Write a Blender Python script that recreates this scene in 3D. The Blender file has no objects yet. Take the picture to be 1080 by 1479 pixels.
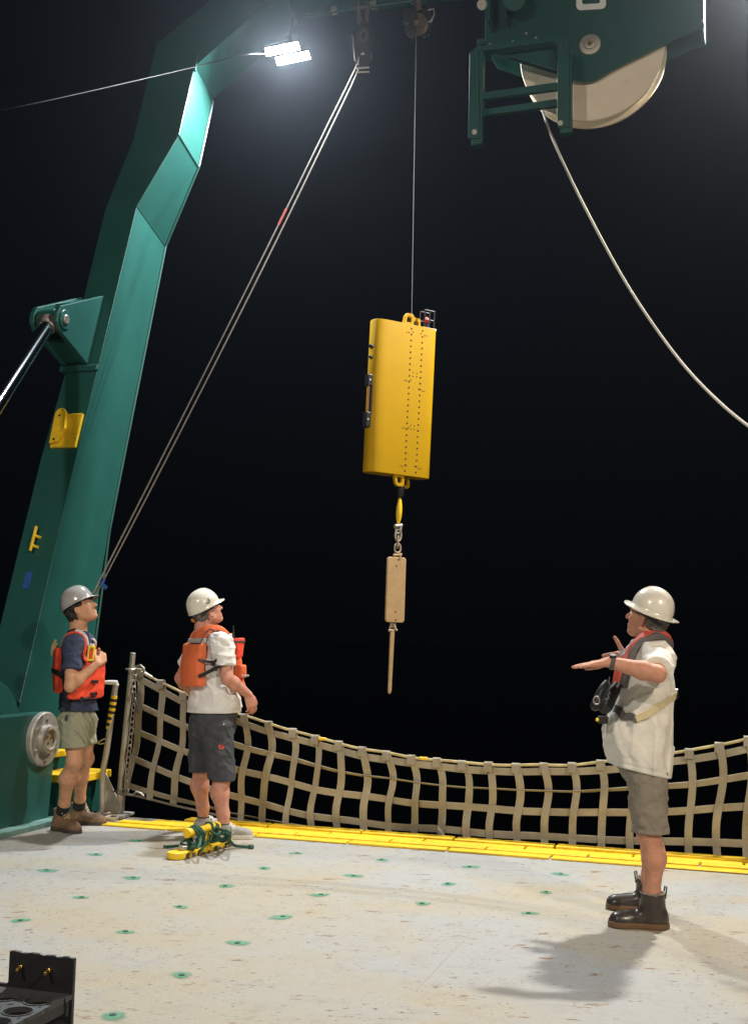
import bpy, math, random
import numpy as np
from mathutils import Vector, Matrix

random.seed(7)
RNG = np.random.default_rng(7)
SC = bpy.context.scene
COL = SC.collection

# ------------------------------------------------------------------ camera
FOC, CAM_H, PITCH, ROLL = 1757.31, 1.50715, 0.1024516, 0.0228503
FWD = np.array([0, math.cos(PITCH), math.sin(PITCH)])
_up0 = np.array([0, -math.sin(PITCH), math.cos(PITCH)])
_rt0 = np.array([1.0, 0, 0])
RT = math.cos(ROLL)*_rt0 + math.sin(ROLL)*_up0
UPV = -math.sin(ROLL)*_rt0 + math.cos(ROLL)*_up0
CAMP = np.array([0, 0, CAM_H])
cam_d = bpy.data.cameras.new('camera')
cam_d.sensor_fit = 'HORIZONTAL'
cam_d.sensor_width = 36.0
cam_d.lens = 36.0*FOC/1080.0
cam_d.clip_end = 3000
cam = bpy.data.objects.new('camera', cam_d)
COL.objects.link(cam)
M = Matrix.Identity(4)
for i in range(3):
    M[i][0], M[i][1], M[i][2], M[i][3] = RT[i], UPV[i], -FWD[i], CAMP[i]
cam.matrix_world = M
SC.camera = cam

# ------------------------------------------------------------------ night sky
W = bpy.data.worlds.new('World')
SC.world = W
W.use_nodes = True
bg = W.node_tree.nodes['Background']
bg.inputs[1].default_value = 1.0
_n = W.node_tree
_tc = _n.nodes.new('ShaderNodeTexCoord')
_sx = _n.nodes.new('ShaderNodeSeparateXYZ')
_rp = _n.nodes.new('ShaderNodeValToRGB')
_rp.color_ramp.elements[0].position = 0.0
_rp.color_ramp.elements[0].color = (0.0011, 0.0013, 0.0019, 1)
_rp.color_ramp.elements[1].position = 0.30
_rp.color_ramp.elements[1].color = (0.0020, 0.0026, 0.0044, 1)
_n.links.new(_tc.outputs['Generated'], _sx.inputs[0])
_n.links.new(_sx.outputs['Z'], _rp.inputs['Fac'])
_n.links.new(_rp.outputs['Color'], bg.inputs[0])

SC.view_settings.view_transform = 'Standard'
SC.view_settings.look = 'None'
SC.view_settings.gamma = 1
SC.view_settings.use_curve_mapping = False
SC.view_settings.exposure = 0.0
SC.cycles.max_bounces = 6
SC.cycles.sample_clamp_indirect = 4.0

# strengths and colours of the ship's floodlights (fixtures are built further down)
LAMP_LEFT_W, LAMP_RIGHT_W = 430, 590
LAMP_FRONT_LEFT_W, LAMP_FRONT_RIGHT_W = 140, 190
FRONT_SPREAD = 110
HAZE = 0.00042
COOL, SOFT, NEUTRAL, WARM = (0.88, 0.95, 1.0), (1.0, 0.96, 0.89), (1.0, 0.93, 0.84), (1.0, 0.84, 0.66)

# ------------------------------------------------------------------ ship frame
YAW = -0.301401
A = np.array([math.cos(YAW), math.sin(YAW), 0])      # across the ship
B = np.array([-math.sin(YAW), math.cos(YAW), 0])     # aft
Z = np.array([0, 0, 1.0])


def S(u, v, z=0.0):
    return A*u + B*v + Z*z


def ray(x, y):
    return FWD + RT*(x-540)/FOC - UPV*(y-739.5)/FOC


def at(x, y, Y):
    d = ray(x, y)
    return CAMP + d*(Y/d[1])


def on_plane(x, y, p0, n):
    d = ray(x, y)
    return CAMP + d*((p0-CAMP) @ n/(d @ n))


def ground(x, y, z=0.0):
    d = ray(x, y)
    return CAMP + d*((z-CAM_H)/d[2])


def nrm(v):
    v = np.asarray(v, float)
    return v/max(1e-9, np.linalg.norm(v))


# ------------------------------------------------------------------ materials
def mat(name, col, rough=0.5, metal=0.0, var=0.12, vscale=6.0, bump=0.0, bscale=60.0, spec=0.5,
        coat=0.0, sss=0.0, stain=None, stain_scale=3.0, stain_amt=0.5):
    m = bpy.data.materials.new(name)
    m.use_nodes = True
    nt = m.node_tree
    b = nt.nodes['Principled BSDF']
    b.inputs['Roughness'].default_value = rough
    b.inputs['Metallic'].default_value = metal
    b.inputs['Specular IOR Level'].default_value = spec
    b.inputs['Coat Weight'].default_value = coat
    b.inputs['Coat Roughness'].default_value = 0.12
    if sss:
        b.inputs['Subsurface Weight'].default_value = sss
        b.inputs['Subsurface Radius'].default_value = (0.012, 0.005, 0.003)
        b.inputs['Subsurface Scale'].default_value = 1.0
    tc = nt.nodes.new('ShaderNodeTexCoord')
    no = nt.nodes.new('ShaderNodeTexNoise')
    no.inputs['Scale'].default_value = vscale
    no.inputs['Detail'].default_value = 5
    no.inputs['Roughness'].default_value = 0.65
    nt.links.new(tc.outputs['Object'], no.inputs['Vector'])
    rp = nt.nodes.new('ShaderNodeValToRGB')
    rp.color_ramp.elements[0].position = 0.3
    rp.color_ramp.elements[1].position = 0.7
    rp.color_ramp.elements[0].color = (*[c*(1-var) for c in col], 1)
    rp.color_ramp.elements[1].color = (*[min(1, c*(1+var)) for c in col], 1)
    nt.links.new(no.outputs['Fac'], rp.inputs['Fac'])
    out = rp.outputs['Color']
    if stain is not None:
        n2 = nt.nodes.new('ShaderNodeTexNoise')
        n2.inputs['Scale'].default_value = stain_scale
        n2.inputs['Detail'].default_value = 8
        n2.inputs['Roughness'].default_value = 0.7
        nt.links.new(tc.outputs['Object'], n2.inputs['Vector'])
        r2 = nt.nodes.new('ShaderNodeValToRGB')
        r2.color_ramp.elements[0].position = 0.55
        r2.color_ramp.elements[1].position = 0.72
        r2.color_ramp.elements[0].color = (0, 0, 0, 1)
        r2.color_ramp.elements[1].color = (stain_amt,)*3 + (1,)
        nt.links.new(n2.outputs['Fac'], r2.inputs['Fac'])
        mx = nt.nodes.new('ShaderNodeMix')
        mx.data_type = 'RGBA'
        nt.links.new(r2.outputs['Color'], mx.inputs['Factor'])
        nt.links.new(out, mx.inputs['A'])
        mx.inputs['B'].default_value = (*stain, 1)
        out = mx.outputs['Result']
    nt.links.new(out, b.inputs['Base Color'])
    if bump:
        n3 = nt.nodes.new('ShaderNodeTexNoise')
        n3.inputs['Scale'].default_value = bscale
        n3.inputs['Detail'].default_value = 4
        nt.links.new(tc.outputs['Object'], n3.inputs['Vector'])
        bp = nt.nodes.new('ShaderNodeBump')
        bp.inputs['Strength'].default_value = bump
        bp.inputs['Distance'].default_value = 0.012
        nt.links.new(n3.outputs['Fac'], bp.inputs['Height'])
        nt.links.new(bp.outputs['Normal'], b.inputs['Normal'])
    return m


def emit(name, col, strength):
    m = bpy.data.materials.new(name)
    m.use_nodes = True
    b = m.node_tree.nodes['Principled BSDF']
    b.inputs['Base Color'].default_value = (0.8, 0.8, 0.8, 1)
    b.inputs['Emission Color'].default_value = (*col, 1)
    b.inputs['Emission Strength'].default_value = strength
    return m


MT = {
    'green': mat('green_paint', (0.015, 0.088, 0.074), 0.36, var=0.10, vscale=2.2, bump=0.04, bscale=9,
                 stain=(0.012, 0.075, 0.06), stain_scale=2.4, stain_amt=0.45),
    'green2': mat('green_paint_block', (0.008, 0.068, 0.058), 0.34, var=0.12, vscale=3, bump=0.04, bscale=14),
    'yellow': mat('yellow_hull', (0.46, 0.265, 0.001), 0.55, spec=0.2, var=0.05, vscale=5, bump=0.02, bscale=30),
    'yellow_safety': mat('yellow_safety_paint', (0.82, 0.53, 0.012), 0.5, var=0.12, vscale=9, bump=0.15, bscale=80,
                         stain=(0.22, 0.13, 0.02), stain_scale=14, stain_amt=0.55),
    'steel': mat('bare_steel', (0.44, 0.41, 0.37), 0.42, 0.85, var=0.2, vscale=20, bump=0.05, stain=(0.25, 0.14, 0.07), stain_scale=9),
    'galv': mat('galvanised_steel', (0.46, 0.43, 0.38), 0.5, 0.55, var=0.18, vscale=14, bump=0.08, bscale=40, stain=(0.28, 0.17, 0.09), stain_scale=7),
    'chrome': mat('chrome', (0.72, 0.72, 0.76), 0.08, 1.0, var=0.03),
    'brass': mat('brass', (0.62, 0.42, 0.13), 0.28, 1.0, var=0.1, vscale=40),
    'black': mat('black_plastic', (0.012, 0.012, 0.014), 0.42, var=0.25, vscale=18, bump=0.05),
    'black_metal': mat('black_metal', (0.018, 0.018, 0.0185), 0.45, 0.1, var=0.2, vscale=8, bump=0.06, bscale=50),
    'rack_shelf': mat('rack_shelf_plastic', (0.040, 0.040, 0.041), 0.5, var=0.2, vscale=12, bump=0.08, bscale=60),
    'darkgrey': mat('dark_grey_webbing', (0.045, 0.045, 0.05), 0.75, var=0.2, vscale=30, bump=0.2, bscale=150),
    'strap': mat('net_webbing', (0.345, 0.312, 0.245), 0.85, var=0.16, vscale=5, bump=0.35, bscale=260,
                 stain=(0.22, 0.165, 0.085), stain_scale=3, stain_amt=0.6),
    'rope': mat('pale_rope', (0.38, 0.335, 0.26), 0.8, var=0.15, vscale=40, bump=0.5, bscale=220),
    'rope_dark': mat('grey_rope', (0.25, 0.225, 0.19), 0.8, var=0.15, vscale=40, bump=0.5, bscale=220),
    'green_rope': mat('green_rope', (0.022, 0.095, 0.058), 0.75, var=0.6, vscale=75, bump=0.6, bscale=160),
    'wire': mat('wire_rope', (0.10, 0.10, 0.11), 0.6, 0.3, var=0.1),
    'sheave': mat('sheave_face', (0.84, 0.72, 0.56), 0.5, var=0.05, vscale=3, bump=0.03, stain=(0.40, 0.27, 0.13), stain_scale=5, stain_amt=0.35),
    'tan_steel': mat('tan_weight', (0.46, 0.30, 0.145), 0.55, var=0.12, vscale=8, bump=0.1, stain=(0.30, 0.16, 0.06), stain_scale=6, stain_amt=0.5),
    'chain': mat('weathered_chain', (0.40, 0.33, 0.24), 0.5, 0.35, var=0.2, vscale=30),
    'rust': mat('rusty_iron', (0.12, 0.085, 0.06), 0.6, 0.4, var=0.35, vscale=20, bump=0.2),
    'dark_steel': mat('dark_steel', (0.035, 0.034, 0.033), 0.45, 0.6, var=0.3, vscale=14, bump=0.1),
    'white': mat('white_paint', (0.75, 0.75, 0.73), 0.5, var=0.06),
    'red': mat('red_lens', (0.65, 0.02, 0.03), 0.3, var=0.05),
    'blue': mat('blue_tape', (0.02, 0.085, 0.32), 0.6, var=0.15, vscale=15),
    'orange_rod': mat('orange_rod', (0.55, 0.23, 0.05), 0.45, var=0.08),
    'hole': mat('drilled_hole', (0.035, 0.012, 0.002), 0.8, var=0.1),
    'weld': mat('painted_weld', (0.31, 0.30, 0.275), 0.7, var=0.15, vscale=30),
    'socket_green': mat('socket_green_paint', (0.075, 0.33, 0.18), 0.6, var=0.28, vscale=24, bump=0.2, stain=(0.02, 0.15, 0.07), stain_scale=30, stain_amt=0.7),
    'plug': mat('socket_plug', (0.02, 0.05, 0.03), 0.6, var=0.4, vscale=50),
    'skin_tan': mat('skin_tan', (0.57, 0.30, 0.175), 0.60, var=0.16, vscale=26, bump=0.25, bscale=90, sss=0.08, spec=0.32),
    'skin_pink': mat('skin_pink', (0.56, 0.265, 0.19), 0.60, var=0.16, vscale=26, bump=0.25, bscale=90, sss=0.08, spec=0.32),
    'skin_red': mat('skin_reddish', (0.54, 0.262, 0.17), 0.60, var=0.16, vscale=26, bump=0.25, bscale=90, sss=0.08, spec=0.32),
    'hair_dark': mat('hair_dark_brown', (0.022, 0.014, 0.010), 0.55, var=0.5, vscale=60, bump=0.9, bscale=90),
    'hair_grey': mat('hair_grey', (0.13, 0.115, 0.10), 0.6, var=0.6, vscale=110, bump=0.9, bscale=120),
    'helmet_grey': mat('helmet_grey', (0.36, 0.35, 0.34), 0.25, var=0.04, coat=0.5),
    'helmet_white': mat('helmet_white', (0.70, 0.67, 0.58), 0.25, var=0.04, coat=0.5, stain=(0.48, 0.42, 0.30), stain_scale=9, stain_amt=0.25),
    'navy': mat('navy_cotton', (0.032, 0.042, 0.085), 0.9, var=0.14, vscale=9, bump=0.6, bscale=30),
    'sage': mat('sage_cotton', (0.295, 0.295, 0.205), 0.9, var=0.10, vscale=8, bump=0.6, bscale=30),
    'white_cotton': mat('white_cotton', (0.71, 0.70, 0.67), 0.9, var=0.05, vscale=7, bump=0.6, bscale=30),
    'stained_cotton': mat('stained_white_cotton', (0.70, 0.675, 0.60), 0.9, var=0.07, vscale=5, bump=0.6, bscale=30,
                          stain=(0.50, 0.40, 0.24), stain_scale=6, stain_amt=0.35),
    'charcoal': mat('charcoal_cotton', (0.050, 0.054, 0.064), 0.9, var=0.12, vscale=8, bump=0.6, bscale=30),
    'taupe': mat('taupe_cotton', (0.235, 0.205, 0.160), 0.9, var=0.11, vscale=7, bump=0.6, bscale=30),
    'pfd_red': mat('vest_bright_orange', (0.90, 0.075, 0.028), 0.7, var=0.08, vscale=10, bump=0.4, bscale=22),
    'pfd_orange': mat('vest_faded_orange', (0.72, 0.150, 0.048), 0.75, var=0.10, vscale=8, bump=0.4, bscale=22),
    'reflect': mat('reflective_grey', (0.48, 0.45, 0.42), 0.5, var=0.1),
    'red_web': mat('red_webbing', (0.52, 0.075, 0.045), 0.7, var=0.1, vscale=25, bump=0.2, bscale=120),
    'grey_web': mat('grey_webbing', (0.105, 0.095, 0.09), 0.75, var=0.14, vscale=30, bump=0.2, bscale=140),
    'cream_web': mat('cream_webbing', (0.55, 0.47, 0.28), 0.75, var=0.1, vscale=30, bump=0.2, bscale=140),
    'boot_brown': mat('brown_nubuck', (0.165, 0.098, 0.052), 0.75, var=0.2, vscale=15, bump=0.3, bscale=45, stain=(0.24, 0.16, 0.10), stain_scale=12),
    'sole_dark': mat('dark_sole', (0.055, 0.038, 0.026), 0.7, var=0.2),
    'rubber': mat('brown_rubber', (0.042, 0.033, 0.027), 0.36, var=0.3, vscale=14, bump=0.05, bscale=40, coat=0.1, stain=(0.12, 0.10, 0.08), stain_scale=16, stain_amt=0.35),
    'gum': mat('gum_sole', (0.155, 0.085, 0.040), 0.6, var=0.15, vscale=20),
    'sneaker': mat('grey_sneaker', (0.30, 0.285, 0.25), 0.8, var=0.2, vscale=22, bump=0.4, bscale=70, stain=(0.44, 0.40, 0.34), stain_scale=9, stain_amt=0.5),
    'sneaker_sole': mat('pale_sole', (0.56, 0.52, 0.43), 0.6, var=0.1),
    'sock': mat('black_sock', (0.014, 0.014, 0.016), 0.9, var=0.2),
    'lace': mat('pale_lace', (0.45, 0.35, 0.22), 0.8, var=0.1),
    'eye': mat('eye', (0.75, 0.73, 0.70), 0.2, var=0.02),
    'label_yellow': mat('yellow_label', (0.85, 0.62, 0.03), 0.5, var=0.05),
    'label_red': mat('red_label', (0.75, 0.06, 0.02), 0.5, var=0.05),
    'ratchet': mat('orange_ratchet', (0.72, 0.24, 0.02), 0.5, var=0.05),
}
MT['lens'] = emit('floodlight_lens', (0.93, 0.97, 1.0), 60)

# the sprayed socket paint thins out to bare deck at its ragged rim
_m = MT['socket_green']
_t = _m.node_tree
_a = _t.nodes.new('ShaderNodeAttribute')
_a.attribute_name = 'fade'
_c = _t.nodes.new('ShaderNodeTexCoord')
_no = _t.nodes.new('ShaderNodeTexNoise')
_no.inputs['Scale'].default_value = 28
_no.inputs['Detail'].default_value = 6
_t.links.new(_c.outputs['Object'], _no.inputs['Vector'])
_ad = _t.nodes.new('ShaderNodeMath')
_ad.operation = 'ADD'
_t.links.new(_a.outputs['Fac'], _ad.inputs[0])
_t.links.new(_no.outputs['Fac'], _ad.inputs[1])
_mr = _t.nodes.new('ShaderNodeMapRange')
_mr.inputs['From Min'].default_value = 0.66
_mr.inputs['From Max'].default_value = 1.75
_t.links.new(_ad.outputs[0], _mr.inputs['Value'])
_t.links.new(_mr.outputs['Result'], _t.nodes['Principled BSDF'].inputs['Alpha'])

# ------------------------------------------------------------------ object helpers
ORG = {}


def thing(name, label, cat, loc, group=None):
    o = bpy.data.objects.new(name, None)
    COL.objects.link(o)
    o.empty_display_size = 0.2
    o.location = Vector(loc)
    o['label'] = label
    o['category'] = cat
    if group:
        o['group'] = group
    ORG[o.name] = np.array(loc, float)
    return o


def tag(o, label=None, cat=None, group=None, kind=None):
    for k, v in (('label', label), ('category', cat), ('group', group), ('kind', kind)):
        if v:
            o[k] = v
    return o


def link_mesh(name, verts, faces, material, parent=None, smooth=True, local=False, bevel=0.0, auto=True, origin=None):
    verts = np.asarray(verts, float)
    org = np.zeros(3)
    if parent is not None:
        org = ORG[parent.name]
    elif origin is not None:
        org = np.array(origin, float)
    if not local:
        verts = verts - org
    me = bpy.data.meshes.new(name)
    me.from_pydata(verts.tolist(), [], faces if isinstance(faces, list) else faces.tolist())
    me.update()
    if isinstance(material, (list, tuple)):
        for m_ in material:
            me.materials.append(m_)
    else:
        me.materials.append(material)
    if smooth:
        me.polygons.foreach_set('use_smooth', [True]*len(me.polygons))
        if auto:
            me.set_sharp_from_angle(angle=math.radians(42))
    o = bpy.data.objects.new(name, me)
    COL.objects.link(o)
    if parent is not None:
        o.parent = parent
    elif origin is not None:
        o.location = Vector(origin)
    ORG[o.name] = org
    if bevel:
        bm_ = o.modifiers.new('bevel', 'BEVEL')
        bm_.width = bevel
        bm_.segments = 2
        bm_.limit_method = 'ANGLE'
        bm_.angle_limit = math.radians(40)
        bm_.harden_normals = False
    return o


def basis(d):
    d = nrm(d)
    h = np.array([0, 0, 1.0]) if abs(d[2]) < 0.9 else np.array([1.0, 0, 0])
    x = nrm(np.cross(h, d))
    y = np.cross(d, x)
    return x, y, d


class MB:
    def __init__(self):
        self.v, self.f = [], []

    def add(self, vs, fs):
        n = len(self.v)
        self.v += [tuple(p) for p in vs]
        self.f += [[i+n for i in q] for q in fs]
        return self

    def box(self, c, ax, ay, az, hx, hy, hz):
        c = np.asarray(c, float)
        vs = []
        for sx in (-1, 1):
            for sy in (-1, 1):
                for sz in (-1, 1):
                    vs.append(c+ax*hx*sx+ay*hy*sy+az*hz*sz)
        return self.add(vs, [[0, 1, 3, 2], [4, 6, 7, 5], [0, 4, 5, 1], [2, 3, 7, 6], [0, 2, 6, 4], [1, 5, 7, 3]])

    def cyl(self, a, b, r1, r2=None, n=16, caps=True):
        a = np.asarray(a, float)
        b = np.asarray(b, float)
        r2 = r1 if r2 is None else r2
        x, y, d = basis(b-a)
        vs = []
        for p, r in ((a, r1), (b, r2)):
            for i in range(n):
                t = 2*math.pi*i/n
                vs.append(p+x*r*math.cos(t)+y*r*math.sin(t))
        fs = [[i, (i+1) % n, n+(i+1) % n, n+i] for i in range(n)]
        if caps:
            fs += [list(range(n))[::-1], list(range(n, 2*n))]
        return self.add(vs, fs)

    def tube(self, pts, r, n=8, closed=False, caps=True):
        pts = [np.asarray(p, float) for p in pts]
        N = len(pts)
        rr = r if hasattr(r, '__len__') else [r]*N
        vs = []
        prev = None
        for i, p in enumerate(pts):
            if closed:
                d = nrm(pts[(i+1) % N]-pts[i-1])
            else:
                d = nrm(pts[min(N-1, i+1)]-pts[max(0, i-1)])
            if prev is None:
                x, y, _ = basis(d)
            else:
                x = nrm(prev-d*(prev @ d))
                y = np.cross(d, x)
            prev = x
            for k in range(n):
                t = 2*math.pi*k/n
                vs.append(p+x*rr[i]*math.cos(t)+y*rr[i]*math.sin(t))
        fs = []
        L = N if closed else N-1
        for i in range(L):
            j = (i+1) % N
            for k in range(n):
                fs.append([i*n+k, i*n+(k+1) % n, j*n+(k+1) % n, j*n+k])
        if caps and not closed:
            fs += [list(range(n))[::-1], list(range((N-1)*n, N*n))]
        return self.add(vs, fs)

    def ribbon(self, pts, wdirs, nds, w, t):
        """flat strap: points, width directions, normals, width, thickness"""
        N = len(pts)
        ww = w if hasattr(w, '__len__') else [w]*N
        vs = []
        for p, a, m, wi in zip(pts, wdirs, nds, ww):
            p = np.asarray(p, float)
            for sa, sm in ((-1, -1), (1, -1), (1, 1), (-1, 1)):
                vs.append(p+a*wi/2*sa+m*t/2*sm)
        fs = []
        for i in range(N-1):
            for k in range(4):
                fs.append([i*4+k, i*4+(k+1) % 4, i*4+4+(k+1) % 4, i*4+4+k])
        fs += [[3, 2, 1, 0], [N*4-4, N*4-3, N*4-2, N*4-1]]
        return self.add(vs, fs)

    def prism(self, poly, ext):
        """poly: list of 3D points (one side), ext: offset vector or one vector per point"""
        poly = [np.asarray(p, float) for p in poly]
        n = len(poly)
        ex = ext if isinstance(ext, list) else [np.asarray(ext, float)]*n
        vs = poly + [p+e for p, e in zip(poly, ex)]
        fs = [list(range(n))[::-1], list(range(n, 2*n))]
        fs += [[i, (i+1) % n, n+(i+1) % n, n+i] for i in range(n)]
        return self.add(vs, fs)

    def sphere(self, c, r, n=12, m=8, axes=None):
        c = np.asarray(c, float)
        rr = r if hasattr(r, '__len__') else (r, r, r)
        ax = axes or (np.array([1., 0, 0]), np.array([0, 1., 0]), np.array([0, 0, 1.]))
        vs = [c+ax[2]*rr[2]]
        for j in range(1, m):
            ph = math.pi*j/m
            for i in range(n):
                t = 2*math.pi*i/n
                vs.append(c+ax[0]*rr[0]*math.sin(ph)*math.cos(t)+ax[1]*rr[1]*math.sin(ph)*math.sin(t)+ax[2]*rr[2]*math.cos(ph))
        vs.append(c-ax[2]*rr[2])
        fs = [[0, 1+i, 1+(i+1) % n] for i in range(n)]
        for j in range(m-2):
            for i in range(n):
                a = 1+j*n+i
                b = 1+j*n+(i+1) % n
                fs.append([a, a+n, b+n, b])
        last = len(vs)-1
        o = 1+(m-2)*n
        fs += [[o+(i+1) % n, o+i, last] for i in range(n)]
        return self.add(vs, fs)

    def torus(self, c, nrmal, R, r, n=20, m=8, sx=1.0, xdir=None):
        x, y, d = basis(nrmal)
        if xdir is not None:
            x = nrm(xdir - d*(np.asarray(xdir) @ d))
            y = np.cross(d, x)
        pts = [np.asarray(c)+x*R*sx*math.cos(2*math.pi*i/n)+y*R*math.sin(2*math.pi*i/n) for i in range(n)]
        return self.tube(pts, r, m, closed=True)

    def lathe(self, c, axis, prof, n=32, cap=True):
        """prof: list of (distance along axis, radius)"""
        x, y, d = basis(axis)
        vs = []
        for (h, r) in prof:
            for i in range(n):
                t = 2*math.pi*i/n
                vs.append(np.asarray(c)+d*h+x*r*math.cos(t)+y*r*math.sin(t))
        fs = []
        for j in range(len(prof)-1):
            for i in range(n):
                fs.append([j*n+i, j*n+(i+1) % n, (j+1)*n+(i+1) % n, (j+1)*n+i])
        if cap:
            fs += [list(range(n))[::-1], list(range((len(prof)-1)*n, len(prof)*n))]
        return self.add(vs, fs)

    def build(self, name, material, parent=None, **kw):
        return link_mesh(name, self.v, self.f, material, parent, **kw)


def catmull(P, n):
    P = [np.asarray(p, float) for p in P]
    P = [2*P[0]-P[1]] + P + [2*P[-1]-P[-2]]
    out = []
    for i in range(1, len(P)-2):
        for k in range(n):
            t = k/n
            a, b, c, d = P[i-1], P[i], P[i+1], P[i+2]
            out.append(0.5*(2*b+(c-a)*t+(2*a-5*b+4*c-d)*t*t+(3*b-a-3*c+d)*t**3))
    out.append(P[-2])
    return out


# ------------------------------------------------------------------ sea, deck
sea = link_mesh('sea', [(-900, -900, -3.6), (900, -900, -3.6), (900, 900, -3.6), (-900, 900, -3.6)], [[0, 1, 2, 3]],
                mat('night_sea', (0.002, 0.003, 0.004), 0.25, var=0.3, vscale=0.6, bump=0.6, bscale=1.4, spec=0.25))
sea['kind'] = 'structure'

V_EDGE = 9.10
deck_m = bpy.data.materials.new('deck_paint')
deck_m.use_nodes = True
nt = deck_m.node_tree
bs = nt.nodes['Principled BSDF']
tc = nt.nodes.new('ShaderNodeTexCoord')


def nnoise(scale, detail=4, rough=0.6, sc=None, off=(0, 0, 0)):
    mp = nt.nodes.new('ShaderNodeMapping')
    mp.inputs['Location'].default_value = off
    mp.inputs['Rotation'].default_value = (0, 0, -YAW)
    if sc:
        mp.inputs['Scale'].default_value = sc
    nt.links.new(tc.outputs['Object'], mp.inputs['Vector'])
    no = nt.nodes.new('ShaderNodeTexNoise')
    no.inputs['Scale'].default_value = scale
    no.inputs['Detail'].default_value = detail
    no.inputs['Roughness'].default_value = rough
    nt.links.new(mp.outputs['Vector'], no.inputs['Vector'])
    return no.outputs['Fac']


def nramp(fac, p0, p1, c0=0.0, c1=1.0):
    r = nt.nodes.new('ShaderNodeMapRange')
    r.inputs['From Min'].default_value = p0
    r.inputs['From Max'].default_value = p1
    r.inputs['To Min'].default_value = c0
    r.inputs['To Max'].default_value = c1
    nt.links.new(fac, r.inputs['Value'])
    return r.outputs['Result']


def nmul(a, b):
    r = nt.nodes.new('ShaderNodeMath')
    r.operation = 'MULTIPLY'
    nt.links.new(a, r.inputs[0])
    nt.links.new(b, r.inputs[1])
    return r.outputs[0]


def nmix(fac, a, b):
    mx = nt.nodes.new('ShaderNodeMix')
    mx.data_type = 'RGBA'
    nt.links.new(fac, mx.inputs['Factor'])
    if isinstance(a, tuple):
        mx.inputs['A'].default_value = (*a, 1)
    else:
        nt.links.new(a, mx.inputs['A'])
    mx.inputs['B'].default_value = (*b, 1)
    return mx.outputs['Result']


c = nmix(nramp(nnoise(0.55, 5, 0.6), 0.44, 0.58), (0.348, 0.352, 0.344), (0.378, 0.342, 0.268))  # this and next: dirt, plus warm and cool lamplight put into the colour
c = nmix(nmul(nramp(nnoise(1.7, 6, 0.72, off=(4, 1, 0)), 0.46, 0.62), nramp(nnoise(0.6, 3, off=(9, 2, 0)), 0.44, 0.56, 0, 0.75)), c, (0.385, 0.318, 0.208))
c = nmix(nramp(nnoise(7, 6, 0.75, off=(2, 7, 0)), 0.50, 0.75, 0, 0.5), c, (0.235, 0.222, 0.192))
c = nmix(nramp(nnoise(16, 6, 0.8, (1, 1.6, 1), (12, 4, 0)), 0.56, 0.74, 0, 0.35), c, (0.40, 0.385, 0.345))
# rust scrapes, drawn out across the ship
c = nmix(nmul(nramp(nnoise(5.0, 5, 0.72, (1, 2.2, 1), (3, 3, 0)), 0.605, 0.64), nramp(nnoise(1.3, 3, 0.6, None, (1, 8, 0)), 0.47, 0.53, 0, 0.95)), c, (0.19, 0.100, 0.036))
c = nmix(nmul(nramp(nnoise(12, 5, 0.7, (1, 2.0, 1), (7, 6, 0)), 0.625, 0.66, 0, 0.9), nramp(nnoise(1.6, 3, 0.6, None, (4, 5, 0)), 0.46, 0.54)), c, (0.095, 0.062, 0.036))
# small dark chips and pale paint flecks
c = nmix(nmul(nramp(nnoise(24, 3, 0.6, (1, 1.8, 1), (5, 5, 0)), 0.64, 0.662, 0, 0.95), nramp(nnoise(2.0, 3, 0.6, None, (6, 2, 0)), 0.42, 0.52)), c, (0.048, 0.036, 0.026))
c = nmix(nramp(nnoise(60, 2, 0.5, None, (8, 1, 0)), 0.68, 0.72, 0, 0.6), c, (0.50, 0.49, 0.455))
c = nmix(nramp(nnoise(85, 4, 0.7, (1, 1.4, 1), (3, 9, 0)), 0.40, 0.68, 0, 0.36), c, (0.25, 0.238, 0.21))
nt.links.new(c, bs.inputs['Base Color'])
bs.inputs['Roughness'].default_value = 0.62
bs.inputs['Specular IOR Level'].default_value = 0.35
bp = nt.nodes.new('ShaderNodeBump')
bp.inputs['Strength'].default_value = 0.35
bp.inputs['Distance'].default_value = 0.01
nt.links.new(nnoise(55, 4, 0.65), bp.inputs['Height'])
nt.links.new(bp.outputs['Normal'], bs.inputs['Normal'])

deck = MB().box(S(-2, -3.5, -0.75), A, B, Z, 6.0, 3.5+V_EDGE, 0.75).build('deck', deck_m, smooth=False, origin=(0, 0, 0))
deck['kind'] = 'structure'

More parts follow.
